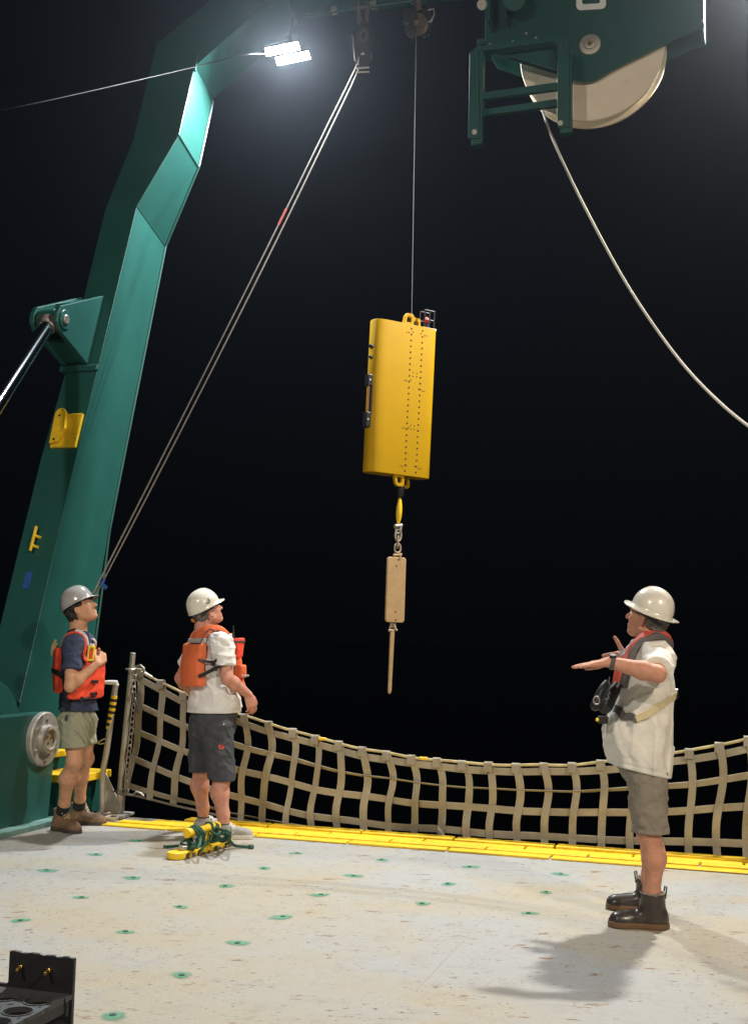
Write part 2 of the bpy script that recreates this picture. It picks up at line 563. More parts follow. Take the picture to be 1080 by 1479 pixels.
# painted tie-down sockets on a two foot grid
G0 = np.array([-0.296993, 9.224293, 0])
SP = 0.6096
SOCKETS = {0: (0, 1, 2, 3, 4), 1: (-2, 0, 1, 2, 3), 2: (-2, 0, 1, 2, 3), 3: (-2, -1, 0, 1, 2, 3), 4: (-1, 0, 1), 5: (-1, 0, 1), 6: (1,), 7: (1,)}
for row in SOCKETS:
    for cl in SOCKETS[row]:
        p = G0 + A*SP*cl - B*SP*row
        d = (p-CAMP) @ FWD
        if d < 2.5:
            continue
        px_ = 540+FOC*((p-CAMP) @ RT)/d
        py_ = 739.5-FOC*((p-CAMP) @ UPV)/d
        if px_ < -40 or px_ > 1110 or py_ > 1500 or (row == 2 and cl == -1):
            continue
        R0 = random.uniform(0.050, 0.078)
        n = 26
        vs, fade = [p+Z*0.004], [1.0]
        ph = [random.uniform(0, 6.28) for _ in range(3)]
        for kk, fd_ in ((0.45, 0.9), (0.75, 0.55), (1.0, 0.0)):
            for i in range(n):
                t = 2*math.pi*i/n
                rr = kk*R0*(1+0.20*math.sin(t+ph[1]*2)+0.16*math.sin(2*t+ph[0])+0.05*math.sin(3*t+ph[1])+0.03*math.sin(7*t+ph[2]))
                vs.append(p+A*rr*math.cos(t)+B*rr*math.sin(t)+Z*(0.0035-0.001*kk))
                fade.append(fd_)
        fs_ = [[0, 1+i, 1+(i+1) % n] for i in range(n)]
        for kk in range(2):
            fs_ += [[1+kk*n+i, 1+kk*n+n+i, 1+kk*n+n+(i+1) % n, 1+kk*n+(i+1) % n] for i in range(n)]
        so = link_mesh('deck_socket', vs, fs_, MT['socket_green'], deck, auto=False)
        at_ = so.data.attributes.new('fade', 'FLOAT', 'POINT')
        at_.data.foreach_set('value', fade)
        b_ = MB()
        b_.lathe(p+Z*0.004, Z, [(0, 0.014), (0.0018, 0.014), (0.002, 0.011), (0.0008, 0.010), (0.0006, 0.001)], 14)
        b_.build('plug', MT['plug'], so)
for (pa, pb) in (((758, 1265), (600, 1432)), ((215, 1207), (330, 1212))):
    a_, b_ = ground(*pa), ground(*pb)
    dd = nrm(b_-a_)
    sd = np.cross(Z, dd)
    pts = [a_+dd*np.linalg.norm(b_-a_)*i/30+sd*random.uniform(-.002, .002) for i in range(31)]
    MB().ribbon([q+Z*0.0002 for q in pts], [sd]*31, [Z]*31, [random.uniform(.004, .008) for _ in range(31)], 0.0012).build('weld_seam', MT['weld'], deck)

# yellow stern edge: three rows of short planks
edge = thing('edge_kerb', 'long yellow kerb of short painted planks along the stern edge of the deck', 'kerb', S(-2.5, 8.85, 0))
for r_, (v0, v1, zt) in enumerate(((8.60, 8.715, 0.014), (8.723, 8.835, 0.022), (8.843, 8.955, 0.020), (8.963, 9.095, 0.034))):
    u = -5.0 + r_*0.23
    while u < 1.6:
        L = 0.74 + random.uniform(-0.03, 0.03)
        u1 = min(u+L, 1.7)
        MB().box(S((u+u1)/2, (v0+v1)/2, zt/2+0.001), A, B, Z, (u1-u)/2-0.009, (v1-v0)/2-0.003, zt/2+random.uniform(-.002, .002)).build('plank', MT['yellow_safety'], edge, bevel=0.005)
        u = u1

# ------------------------------------------------------------------ A-frame
T = math.radians(18)
P0 = np.array([-2.50883234, 9.69477089, 0.9])
P0 = P0 - A*(P0 @ A)                       # u is measured with A itself
NV = math.cos(T)*B - math.sin(T)*Z         # through the frame, aft and down
SV = math.cos(T)*Z + math.sin(T)*B         # up the frame


def F(u, s, n=0.0):
    return P0 + A*u + SV*s + NV*n


UC = -2.0                                  # centre line of the frame
af = thing('a_frame', 'tall green steel lifting frame leaning out over the stern', 'crane frame', S(-2, 8.6, 0))
prof_out = [(-5.90, -0.45), (-5.915, 0.64), (-5.915, 2.2), (-5.88, 3.07), (-5.88, 4.87), (-5.755, 5.69), (-5.755, 6.92), (-4.60, 8.10)]
prof_in = [(-5.56, -0.45), (-5.56, 0.2), (-5.56, 0.78), (-5.565, 1.36), (-5.57, 1.85), (-5.56, 3.0), (-5.545, 4.87), (-5.262, 5.69), (-5.256, 6.556), (-4.44, 7.44)]


def leg_w(s):
    return float(np.interp(s, [-.45, .2, .78, 1.365, 1.845, 3.05, 4.87, 5.68, 6.55, 8.2], [1.05, 1.08, .92, .80, .77, .71, .64, .475, .47, .45]))


def leg(mir, name):
    f = (lambda u: 2*UC-u) if mir else (lambda u: u)
    ss = sorted({s for _, s in prof_out} | {s for _, s in prof_in if s < 6.9} | {0.5, 1.0, 4.0})
    out_u = lambda s: np.interp(s, [q[1] for q in prof_out], [q[0] for q in prof_out])
    in_u = lambda s: np.interp(s, [q[1] for q in prof_in], [q[0] for q in prof_in])
    vs, fs = [], []
    lev = [s for s in ss if s <= 6.556] + [6.92, 7.44]
    lev = sorted(set(lev))
    for s in lev:
        a, b, w = out_u(s), in_u(s), leg_w(s)
        vs += [F(f(a), s, 0), F(f(b), s, 0), F(f(b), s, w), F(f(a), s, w)]
    for i in range(len(lev)-1):
        for k in range(4):
            fs.append([i*4+k, i*4+(k+1) % 4, i*4+4+(k+1) % 4, i*4+4+k])
    n = len(lev)*4
    fs += [[3, 2, 1, 0], [n-4, n-3, n-2, n-1]]
    if mir:
        fs = [q[::-1] for q in fs]
    return link_mesh(name, vs, fs, MT['green'], af, smooth=False, bevel=0.004)


leg(False, 'leg')
leg(True, 'leg')
# crossbeam with chamfered shoulders
poly = [(-5.25, 7.443), (-4.44, 7.443), (2*UC+4.44, 7.443), (2*UC+5.25, 7.443), (2*UC+4.60, 8.10), (-4.60, 8.10)]
MB().prism([F(u, s, 0) for u, s in poly][::-1], NV*0.45).build('crossbeam', MT['green'], af, smooth=False, bevel=0.012)
# thin proud flange strip along the aft inner edge of the visible leg
for (q0, q1) in (((-5.56, 0.78), (-5.57, 1.85)), ((-5.57, 1.85), (-5.545, 4.87)), ((-5.545, 4.87), (-5.262, 5.69)), ((-5.262, 5.69), (-5.256, 6.54))):
    a_, b_ = F(q0[0], q0[1], leg_w(q0[1])), F(q1[0], q1[1], leg_w(q1[1]))
    MB().cyl(a_+A*0.006, b_+A*0.006, 0.013, n=6).build('flange_edge', MT['green'], af)
for (uu, s_) in ((-5.545, 4.87), (-5.262, 5.69)):
    MB().cyl(F(uu, s_, 0.0), F(uu, s_, leg_w(s_)), 0.007, n=6).build('weld_bead', MT['green'], af)
# sharp lug at the top knee
MB().prism([F(-5.27, 6.50, -.012), F(-5.235, 6.50, -.012), F(-5.245, 6.72, -.012), F(-5.262, 6.72, -.012)], NV*0.03).build('knee_lug', MT['green'], af, smooth=False)

# bracket for the ram: two side plates, closing plate, boss and pin
BPROF = [(3.13, -.004), (3.87, -.004), (3.41, -.55), (3.37, -.60), (3.29, -.622), (3.21, -.60), (3.165, -.53)]
br = MB().prism([F(-5.705, s_, n_) for s_, n_ in BPROF], A*0.045).build('ram_bracket', MT['green'], af, smooth=False, bevel=0.006)
MB().prism([F(-5.935, s_, n_) for s_, n_ in BPROF], A*0.045).build('bracket_plate', MT['green'], br, smooth=False, bevel=0.006)
MB().prism([F(-5.89, 3.14, -0.01), F(-5.89, 3.165, -.34), F(-5.89, 3.20, -.34), F(-5.89, 3.18, -.01)], A*0.184).build('bracket_web', MT['green'], br, smooth=False)
MB().prism([F(-5.89, 3.845, -0.01), F(-5.89, 3.56, -.36), F(-5.89, 3.53, -.36), F(-5.89, 3.80, -.01)], A*0.184).build('bracket_cover', MT['green'], br, smooth=False)
PIN = F(-5.80, 3.29, -.50)
MB().cyl(PIN-A*0.165, PIN+A*0.165, 0.042, n=18).build('pin', MT['steel'], br, bevel=0.006)
MB().cyl(PIN+A*0.141, PIN+A*0.152, 0.085, n=24).build('pin_washer', MT['green'], br, bevel=0.004)
MB().box(F(-5.735, 3.085, -.02), A, SV, NV, 0.19, 0.028, 0.022).build('bracket_foot', MT['green'], br, smooth=False, bevel=0.01)

# hydraulic ram
ram = thing('hydraulic_ram', 'polished chrome hydraulic ram running down from the bracket on the green frame leg', 'hydraulic ram', PIN)
RD = nrm(at(-95, 720, 7.6)-PIN)
MB().lathe(PIN-A*0.085, A, [(0, 0.085), (0.01, 0.105), (0.16, 0.105), (0.17, 0.085)], 28).build('rod_eye', MT['green'], ram)
MB().cyl(PIN+RD*0.09, PIN+RD*0.20, 0.092, 0.072, n=24).build('rod_neck', MT['rust'], ram)
MB().cyl(PIN+RD*0.19, PIN+RD*2.2, 0.066, n=32).build('rod', MT['chrome'], ram)
MB().lathe(PIN+RD*2.2, RD, [(0, 0.06), (0.0, 0.10), (0.08, 0.11), (0.1, 0.095), (1.6, 0.095), (1.6, 0.02)], 28).build('barrel', MT['green'], ram)

# yellow hook plate on the leg
yb = MB()
c0 = F(-5.705, 2.455, -0.022)
yb.box(c0, A, SV, NV, 0.125, 0.165, 0.016)
ybo = yb.build('rope_guide', MT['yellow_safety'], af, smooth=False, bevel=0.006)
hp = []
for i in range(13):
    t = math.pi*i/12
    hp.append(F(-5.775+0.055*math.cos(math.pi-t), 2.60+0.055*math.sin(t), -0.040))
hp += [F(-5.70, 2.46, -0.040), F(-5.74, 2.33, -0.040), F(-5.82, 2.31, -0.040)]
MB().prism(hp, -NV*0.04).build('hook_plate', MT['yellow_safety'], ybo, smooth=False, bevel=0.006)
for s_ in (2.58, 2.345):
    MB().cyl(F(-5.775, s_, -.078), F(-5.775, s_, -.088), 0.010, n=8).build('bolt', MT['dark_steel'], ybo)
# yellow cleat and blue tape on the leg
yc = MB().tube([F(-5.765, 1.31, -.05), F(-5.762, 1.53, -.05)], 0.014, 8)
yc.cyl(F(-5.73, 1.36, 0), F(-5.762, 1.36, -.05), 0.013, n=8)
yc.cyl(F(-5.73, 1.45, 0), F(-5.762, 1.45, -.05), 0.013, n=8)
yc.build('horn_cleat', MT['yellow_safety'], af)
MB().box(F(-5.755, 1.065, -0.003), A, SV, NV, 0.033, 0.075, 0.0012).build('tape_patch', MT['blue'], af, smooth=False)
# conduit and small clamps under the beam
MB().cyl(F(-4.3, 7.40, 0.33), F(-0.6, 7.40, 0.33), 0.018, n=10).build('conduit', MT['green'], af)
for u_ in np.arange(-4.0, -0.8, 0.42):
    MB().box(F(u_, 7.415, 0.33), A, NV, SV, 0.03, 0.035, 0.024).build('conduit_clamp', MT['galv'], af, smooth=False)

# pedestal
pd = thing('frame_pedestal', 'dark green deck pedestal carrying the pivot of the lifting frame, left edge', 'pedestal', S(-5.6, 8.0, 0))
zt = 0.86
body = MB()
body.prism([S(-5.275, 6.4, 0.03), S(-5.275, 8.56, 0.03), S(-5.275, 8.60, 0.45), S(-5.275, 8.60, zt-0.10), S(-5.275, 8.50, zt), S(-5.275, 6.4, zt)], -A*0.14)
body.prism([S(-6.03, 6.4, 0.03), S(-6.03, 8.56, 0.03), S(-6.03, 8.60, zt-.1), S(-6.03, 8.50, zt), S(-6.03, 6.4, zt)], -A*0.14)
body.box(S(-5.72, 7.0, 0.42), A, B, Z, 0.302, 0.55, 0.40)
body.build('pedestal_body', MT['green'], pd, smooth=False, bevel=0.012)
MB().box(S(-5.72, 7.5, 0.02), A, B, Z, 0.56, 1.15, 0.02).build('base_plate', mat('pale_green_paint', (0.16, 0.30, 0.26), 0.6, var=0.3, vscale=7, stain=(0.3, 0.2, 0.1), stain_scale=9), pd, smooth=False, bevel=0.006)
FC = S(-5.275, 8.40, 0.66)
fl = MB().lathe(FC, A, [(0, 0.21), (0.035, 0.21), (0.045, 0.20), (0.046, 0.115), (0.085, 0.11), (0.09, 0.10), (0.09, 0.075), (0.06, 0.07), (0.06, 0.001)], 40).build('bearing_flange', MT['galv'], pd)
MB().lathe(FC+A*0.05, A, [(0, 0.106), (0.034, 0.106), (0.041, 0.098), (0.041, 0.076), (0.014, 0.071), (0.014, 0.001)], 36).build('bearing_boss', MT['chain'], fl)
for k in range(6):
    t = k*math.pi/3+0.5
    q = FC+A*0.046+B*0.16*math.cos(t)+Z*0.16*math.sin(t)
    MB().cyl(q, q+A*0.018, 0.016, n=6).build('bolt', MT['galv'], fl)
for k in range(3):
    t = k*2*math.pi/3+0.3
    q = FC+A*0.06+B*0.03*math.cos(t)+Z*0.03*math.sin(t)
    MB().cyl(q, q+A*0.014, 0.011, n=6).build('bolt', MT['brass'], fl)
# round pivot lug of the leg seen above the pedestal
lug = [F(-5.55, 0.35, 0.10)]
MB().lathe(S(-5.56, 8.05, 0.70), A, [(0, 0.42), (0.05, 0.42)], 40).build('pivot_lug', MT['green'], af, smooth=False, bevel=0.01)
# aft block with yellow step edges beside the pedestal
MB().box(S(-5.45, 9.0, 0.15), A, B, Z, 0.22, 0.30, 0.15).build('aft_block', MT['green'], pd, smooth=False, bevel=0.01)
MB().box(S(-5.30, 8.93, 0.33), A, B, Z, 0.20, 0.28, 0.03).build('step_plate', MT['yellow_safety'], pd, smooth=False, bevel=0.006)
MB().box(S(-5.62, 8.93, 0.49), A, B, Z, 0.18, 0.22, 0.022).build('step_plate', MT['yellow_safety'], pd, smooth=False, bevel=0.006)
MB().box(S(-5.235, 7.75, 0.06), A, B, Z, 0.03, 0.05, 0.022).build('hold_down_clamp', MT['black'], pd, smooth=False, bevel=0.006)

# ------------------------------------------------------------------ floodlights


def flood(name, label, pos, aim, lens_l, watts, col, two=True, group="floodlights on the lifting frame", bars=None, scale=1.0, spot=None):
    pos = np.asarray(pos, float)
    d = nrm(np.asarray(aim)-pos)
    t = thing(name, label, 'floodlight', pos, group)
    x = A if bars is None else bars
    x = nrm(x - d*(x @ d))
    y = np.cross(d, x)
    offs = [(-0.03, 0.056), (0.05, -0.056)] if two else [(0, 0)]
    for (ox, oy) in offs:
        c_ = pos+x*ox*scale+y*oy*scale
        h = MB().box(c_-d*0.03, x, y, d, 0.182*scale, 0.050*scale, 0.028).build('housing', MT['black_metal'], t, smooth=False, bevel=0.006)
        MB().box(c_+d*0.0015, x, y, d, 0.172*scale, 0.041*scale, 0.002).build('lens', MT['lens'], h, smooth=False)
        for k in range(5):
            MB().box(c_-d*0.068+x*(k-2)*0.07*scale, x, y, d, 0.006, 0.036*scale, 0.010).build('cooling_fin', MT['black_metal'], h, smooth=False)
        la = bpy.data.lights.new('lamp', 'AREA')
        la.shape = 'RECTANGLE'
        la.size = 0.34*scale
        la.size_y = 0.080*scale
        la.energy = watts/len(offs)
        la.color = col
        if spot:
            la.spread = math.radians(spot)
        lo = bpy.data.objects.new('lamp', la)
        COL.objects.link(lo)
        m = Matrix.Identity(4)
        p_ = c_+d*0.006
        for i in range(3):
            m[i][0], m[i][1], m[i][2], m[i][3] = x[i], -y[i], -d[i], p_[i]-pos[i]
        lo.parent = t
        lo.matrix_local = m
    return t, x, y, d


fp = on_plane(414, 77, F(0, 0, 0.30), NV)
tf, fx, fy, fd = flood('floodlight', 'lit twin-bar white floodlight hanging under the green crossbeam', fp, S(-3.0, 5.2, 0), 0.3, LAMP_LEFT_W, COOL, spot=160)
MB().tube([fp-fd*0.05, fp-fd*0.09+SV*0.06, F((fp) @ A, 7.44, 0.30)], 0.014, 8).build('hanger', MT['black_metal'], tf)
fp2 = F(0.28, 6.98, 0.20)
t2, _, _, d2 = flood('floodlight', 'second twin-bar floodlight on the crossbeam beyond the right edge', fp2, S(-2.2, 6.9, 0.2), 0.3, LAMP_RIGHT_W, SOFT, spot=150)
MB().tube([fp2-d2*0.05, fp2-d2*0.09+SV*0.06, F(0.28, 7.44, 0.20)], 0.014, 8).build('hanger', MT['black_metal'], t2)


def mast_flood(pos, aim, watts, col, label):
    pos = np.asarray(pos, float)
    t, x, y, d = flood('deck_floodlight', label, pos, aim, 0.3, watts, col, two=False, group='deck floodlights forward of the working deck', spot=FRONT_SPREAD, bars=nrm(np.cross(Z, np.asarray(aim)-pos)), scale=1.4)
    q = pos-d*0.1
    MB().tube([q, q-d*0.12, np.array([q[0]-d[0]*0.2, q[1]-d[1]*0.2, q[2]-0.1]), np.array([q[0]-d[0]*0.2, q[1]-d[1]*0.2, 0.0])], 0.04, 12).build('mast', MT['green'], t)


mast_flood((-4.3, -0.6, 6.4), S(-4.4, 8.0, 0.8), LAMP_FRONT_LEFT_W, NEUTRAL, 'deck floodlight on a mast behind the viewer, port side')
mast_flood((4.6, -1.0, 6.0), S(-1.6, 7.8, 0.8), LAMP_FRONT_RIGHT_W, WARM, 'deck floodlight on a mast behind the viewer, starboard side')

# ------------------------------------------------------------------ blocks and ropes on the beam
BU = lambda u, n=0.22: F(u, 7.44, n)
# rope block at left
k0 = on_plane(524, -6, F(0, 0, 0.22), NV)
Yb = k0[1]
PB = lambda x, y, d=0.0: at(x, y, Yb+d)
rb = thing('rope_block', 'dark cheek block on a shackle with two pale ropes running through it', 'pulley block', PB(524, 100))
MB().tube([PB(517, 2), PB(518, 22), PB(520, 34), PB(524, 38), PB(528, 34), PB(530, 22), PB(531, 2)], 0.022, 10).build('shackle', MT['rust'], rb)
MB().cyl(PB(513, 10), PB(535, 10), 0.022, n=12).build('shackle_pin', MT['rust'], rb)
MB().torus(PB(525, 50), B, 0.055, 0.020, 20, 8, 0.8).build('ring', MT['rust'], rb)
for dy in (-0.05, 0.05):
    outl = [(516, 38), (521, 30), (528, 30), (534, 36), (540, 46), (540, 56), (535, 76), (533, 103), (516, 105), (513, 78), (507, 56), (507, 48)]
    hole = [(524+9.5*math.cos(t), 50+11*math.sin(t)) for t in np.linspace(0, 2*math.pi, 25)[:-1]]
    # cheek plate with a round window: ring of quads plus lower plate
    ang = lambda q: math.atan2((q[1]-50)/1.2, q[0]-524)
    vs, fs = [], []
    rim = []
    for hx, hy in hole:
        t = math.atan2(hy-50, hx-524)
        dx, dy2 = math.cos(t), math.sin(t)
        # intersect with outline
        best = 60
        for i in range(len(outl)):
            p, q = np.array(outl[i], float), np.array(outl[(i+1) % len(outl)], float)
            e = q-p
            den = dx*e[1]-dy2*e[0]
            if abs(den) < 1e-9:
                continue
            tt = ((p[0]-524)*e[1]-(p[1]-50)*e[0])/den
            ss = ((p[0]-524)*dy2-(p[1]-50)*dx)/den
            if tt > 0 and -1e-6 <= ss <= 1+1e-6:
                best = min(best, tt)
        rim.append((524+dx*best, 50+dy2*best))
    nH = len(hole)
    for dd in (-0.008, 0.008):
        vs += [PB(x, y, dy+dd) for x, y in hole] + [PB(x, y, dy+dd) for x, y in rim]
    for i in range(nH):
        j = (i+1) % nH
        fs += [[i, j, nH+j, nH+i], [2*nH+i, 3*nH+i, 3*nH+j, 2*nH+j], [i, 2*nH+i, 2*nH+j, j], [nH+i, nH+j, 3*nH+j, 3*nH+i]]
    link_mesh('cheek_plate', vs, fs, MT['dark_steel'], rb, smooth=False)
MB().cyl(PB(524, 78, -0.06), PB(524, 78, 0.06), 0.02, n=12).build('axle', MT['steel'], rb)
MB().lathe(PB(524, 78, -0.03), B, [(0, 0.075), (0.01, 0.075), (0.03, 0.055), (0.05, 0.075), (0.06, 0.075)], 28).build('sheave', MT['rust'], rb)
for yy in (98, 104):
    MB().cyl(PB(514, yy, -0.066), PB(533.5, yy-1, -0.066), 0.010, n=8).build('bolt', MT['galv'], rb)

# wire block at right
kw = on_plane(602, 20, F(0, 0, 0.22), NV)
Yw = kw[1]
PW = lambda x, y, d=0.0: at(x, y, Yw+d)
wb = thing('wire_block', 'dark hanging wire block with a carabiner, beside the rope block', 'pulley block', PW(602, 40))
MB().tube([PW(603, -4), PW(604, 10), PW(606, 16)], 0.035, 10).build('swivel', MT['rust'], wb)
for (xa, dy, tl) in ((592, -0.06, -0.2), (612, 0.06, 0.15)):
    MB().prism([PW(xa-10, 14, dy), PW(xa+8, 8, dy), PW(xa+11, 26, dy), PW(xa+7, 50, dy), PW(xa+1, 54, dy), PW(xa-6, 48, dy), PW(xa-10, 32, dy)], B*0.03).build('cheek_plate', MT['dark_steel'], wb, smooth=False, bevel=0.006)
MB().lathe(PW(601, 32, -0.04), B, [(0, 0.10), (0.015, 0.10), (0.04, 0.08), (0.065, 0.10), (0.08, 0.10)], 30).build('sheave', MT['rust'], wb)
MB().tube([PW(618, 14, -.08), PW(626, 12, -.08), PW(627, 20, -.08), PW(622, 31, -.08), PW(618, 30, -.08)], 0.008, 8).build('carabiner', MT['steel'], wb)
MB().cyl(PW(582, 30, -.08), PW(590, 34, -.08), 0.02, n=8).build('latch', MT['dark_steel'], wb)
MB().cyl(PW(601, 32, -.10), PW(601, 32, -.06), 0.03, n=6).build('axle_bolt', MT['rust'], wb)

# ropes from the block to the foot of the frame
RA, RBp = at(131, 866, 9.55), at(128, 874, 9.50)


def rope(name, label, pts, r, m, cat='rope', group=None, n=10, seg=8):
    p = catmull(pts, seg)
    o = MB().tube(p, r, n).build(name, m, origin=pts[0])
    return tag(o, label, cat, group)


def sag(a, b, s, n=8):
    a, b = np.asarray(a), np.asarray(b)
    return [a+(b-a)*t-Z*s*4*t*(1-t) for t in np.linspace(0, 1, n)]


p_top1, p_top2 = PB(513, 92, -.02), PB(521, 62, -.03)
r1 = rope('tag_rope', 'pale rope from the cheek block down behind the grey helmet, left one of the pair', [PB(509, 50, -.06), PB(512, 84, -.06)]+sag(PB(513, 98, -.05), at(134, 858, 9.7), 0.03), 0.0064, MT['rope_dark'], group='pair of pale ropes down to the frame foot')
r2 = rope('tag_rope', 'pale rope from the cheek block with a blue tape flag, right one of the pair', [PB(521, 62, -.03), PB(517, 90, -.06)]+sag(PB(515, 106, -.06), at(139, 858, 9.75), 0.07), 0.0064, MT['rope_dark'], group='pair of pale ropes down to the frame foot')


def near_on(rope_pts, x, y):
    d = nrm(ray(x, y))
    return min(rope_pts, key=lambda p: np.linalg.norm((p-CAMP)-d*((p-CAMP) @ d)))


sp = catmull(sag(PB(515, 106, -.06), at(139, 858, 9.75), 0.07), 30)
q = near_on(sp, 149, 842)
MB().tube([q-nrm(q-sp[-1])*0.03, q+nrm(q-sp[-1])*0.03], 0.014, 8).build('tape_flag', MT['blue'], r2)
MB().prism([q, q+A*0.05-Z*0.035, q+A*0.03-Z*0.06, q-Z*0.03], B*0.004).build('tape_tail', MT['blue'], r2, smooth=False)
sp1 = catmull(sag(PB(513, 98, -.05), at(134, 858, 9.7), 0.03), 30)
q = near_on(sp1, 417, 318)
dq = nrm(sp1[0]-sp1[-1])
MB().tube([q-dq*0.10, q+dq*0.10], 0.0105, 8).build('red_mark', MT['red_web'], r1)

# thin cable to the frame knee, from upper left
g1 = fp - fd*0.06 - fx*0.16
gc = rope('guy_cable', 'thin grey cable running from the floodlight past the knee of the frame to the left', [at(-60, 168, 9.0), at(60, 146.5, 9.5), at(281, 96, F(-5.2, 6.72, -.05)[1]-0.02), at(350, 79, 11.5), g1], 0.0045, MT['dark_steel'], cat='cable', n=6)

# ------------------------------------------------------------------ big sheave block at right
VB = 10.15
PSn = S(0, VB, 0)


def K(x, y, d=0.0):
    return on_plane(x, y, PSn+B*d, B)


sb = thing('sheave_block', 'large dark green sheave block with a cream wheel hanging at upper right', 'pulley block', K(852, 64))
plate = [(701, -60), (700, 62), (709, 76), (758, 92), (805, 106), (821, 113), (832, 116.5), (844, 118), (856, 116.5), (866, 112), (884, 101), (954, 66), (1017, 38), (1016, -60)]
MB().prism([K(x, y) for x, y in plate], B*0.025).build('cheek_plate', MT['green2'], sb, smooth=False, bevel=0.004)
MB().prism([K(x, y)+B*0.30 for x, y in plate], B*0.025).build('cheek_plate', MT['green2'], sb, smooth=False, bevel=0.004)
MB().prism([K(1016, 38, .012), K(1016, -60, .012), K(1011, -60, .012), K(1011, 40, .012)], B*0.30).build('end_plate', MT['green2'], sb, smooth=False)
WC = K(853, 69, 0.0)
RW = float(np.linalg.norm(K(853, 168.5, 0.1)-K(853, 69, 0.1)))
wp = [(0.06, 0.05), (0.06, RW-0.03), (0.058, RW-0.022), (0.055, RW-0.006), (0.065, RW), (0.085, RW), (0.14, RW-0.07), (0.16, RW-0.07), (0.215, RW), (0.235, RW), (0.245, RW-0.01), (0.24, 0.05)]
MB().lathe(WC, B, wp, 96).build('sheave_wheel', MT['sheave'], sb)
AXC = K(852, 64)
ax_ = MB().lathe(AXC-B*0.001, -B, [(0, 0.092), (0.012, 0.092), (0.016, 0.086), (0.016, 0.05), (0.03, 0.048), (0.033, 0.044), (0.033, 0.026), (0.02, 0.024), (0.02, 0.001)], 40).build('axle_cap', MT['galv'], sb)
MB().cyl(AXC-B*0.02, AXC-B*0.03, 0.018, n=6).build('grease_fitting', MT['brass'], ax_)
for (x, y) in ((760, 48), (741, 60), (708, 64), (774, 55), (818, 97), (1015, 30)):
    MB().cyl(K(x, y)-B*0.001, K(x, y)-B*0.012, 0.012, n=6).build('bolt', MT['galv'], sb)
# stencilled number on the plate
def rr(x0, y0, x1, y1, r, n=5):
    o = []
    for cx, cy, a0 in ((x1-r, y1-r, 0), (x0+r, y1-r, 90), (x0+r, y0+r, 180), (x1-r, y0+r, 270)):
        for i in range(n+1):
            a = math.radians(a0+90*i/n)
            o.append((cx+r*math.cos(a), cy+r*math.sin(a)))
    return o
o1, o2 = rr(832, -52, 875, 13.5, 7), rr(840.5, -44, 866.5, 5, 3)
sk = lambda x, y: K(x, y-(x-853)*0.06)-B*0.0035
n_ = len(o1)
link_mesh('painted_number', [sk(*p) for p in o1]+[sk(*p) for p in o2], [[i, (i+1) % n_, n_+(i+1) % n_, n_+i] for i in range(n_)], MT['white'], sb, smooth=False)
# motor on the left shoulder
MB().cyl(K(742, -4, -0.28), K(742, -4, 0.0), 0.11, n=24).build('hydraulic_motor', MT['green2'], sb, bevel=0.01)
MB().box(K(709, 16, -0.12), A, B, Z, 0.012, 0.11, 0.14).build('stiffener', MT['green2'], sb, smooth=False)
MB().box(K(733, 10, -0.10), A, B, Z, 0.010, 0.09, 0.15).build('stiffener', MT['green2'], sb, smooth=False)
MB().cyl(K(696, 6, -0.2), K(696, 6, 0.1), 0.045, n=16).build('hose_fitting', MT['galv'], sb)
# roller frame in front
D1 = -0.34
def slab(b_, pts, d0, th):
    b_.prism([K(x, y, d0) for x, y in pts], B*th)
def one(name, pts, d0, th, bv=.003):
    m_ = MB()
    slab(m_, pts, d0, th)
    return m_.build(name, MT['green2'], sb, smooth=False, bevel=bv)
for q1, q2 in (([(678, 76), (691, 63), (692, 199), (676, 199)], [(680, 209), (695, 206), (698, 70), (692, 63)]), ([(805, 60), (821, 57), (822, 182), (805, 184)], [(808, 192), (825, 190), (825, 80), (822, 60)])):
    one('roller_post', q1, D1, .02)
    one('post_flange', q2, D1+.022, .09)
one('roller_bar', [(692, 65), (805, 51), (805, 58), (692, 73)], D1+.002, .10)
one('roller_bar', [(692.5, 133), (804.5, 118), (804.5, 128), (692.5, 143)], D1+.03, .05)
one('roller_bar', [(698, 157), (804, 142), (804, 152), (698, 166)], D1+.20, .05)
one('gusset_plate', [(694, 74), (715, 76), (803, 100), (803, 60)], D1+.14, .02)
MB().box(K(700, 72, D1+0.16), A, B, Z, 0.03, 0.17, 0.025).build('bearer', MT['green2'], sb, smooth=False, bevel=.003)
MB().box(K(812, 70, D1+0.16), A, B, Z, 0.035, 0.165, 0.025).build('bearer', MT['green2'], sb, smooth=False, bevel=.003)
for (x, y) in ((685, 190), (809, 177)):
    MB().cyl(K(x, y, D1-0.002), K(x, y, D1-0.03), 0.024, n=6).build('nut', MT['galv'], sb)
    MB().cyl(K(x, y, D1), K(x, y, D1+0.30), 0.022, n=12).build('roller_pin', MT['galv'], sb)

sr_pts = [K(776, 140, 0.15), K(781, 152, 0.15), at(798, 200, 9.75), at(840, 290, 9.5), at(905, 410, 9.1), at(975, 512, 8.6), at(1040, 582, 8.0), at(1110, 636, 7.3), at(1200, 690, 6.4), (3.35, 4.2, 2.05), (3.7, 1.5, 1.6), (3.9, -1.5, 1.5), (3.95, -3.0, .02)]
rope('hauling_rope', 'long pale slack rope curving from the cream sheave down to the right edge', sr_pts, 0.0105, MT['rope'], seg=10)

# ------------------------------------------------------------------ yellow profiling float on the wire
YF = 11.0
fl_c = at(577, 578, YF)
hW, hH, hT = 0.335, 0.70, 0.09
pf = thing('profiling_float', 'flat yellow instrument float with rows of drilled holes hanging on a thin wire', 'instrument', fl_c)
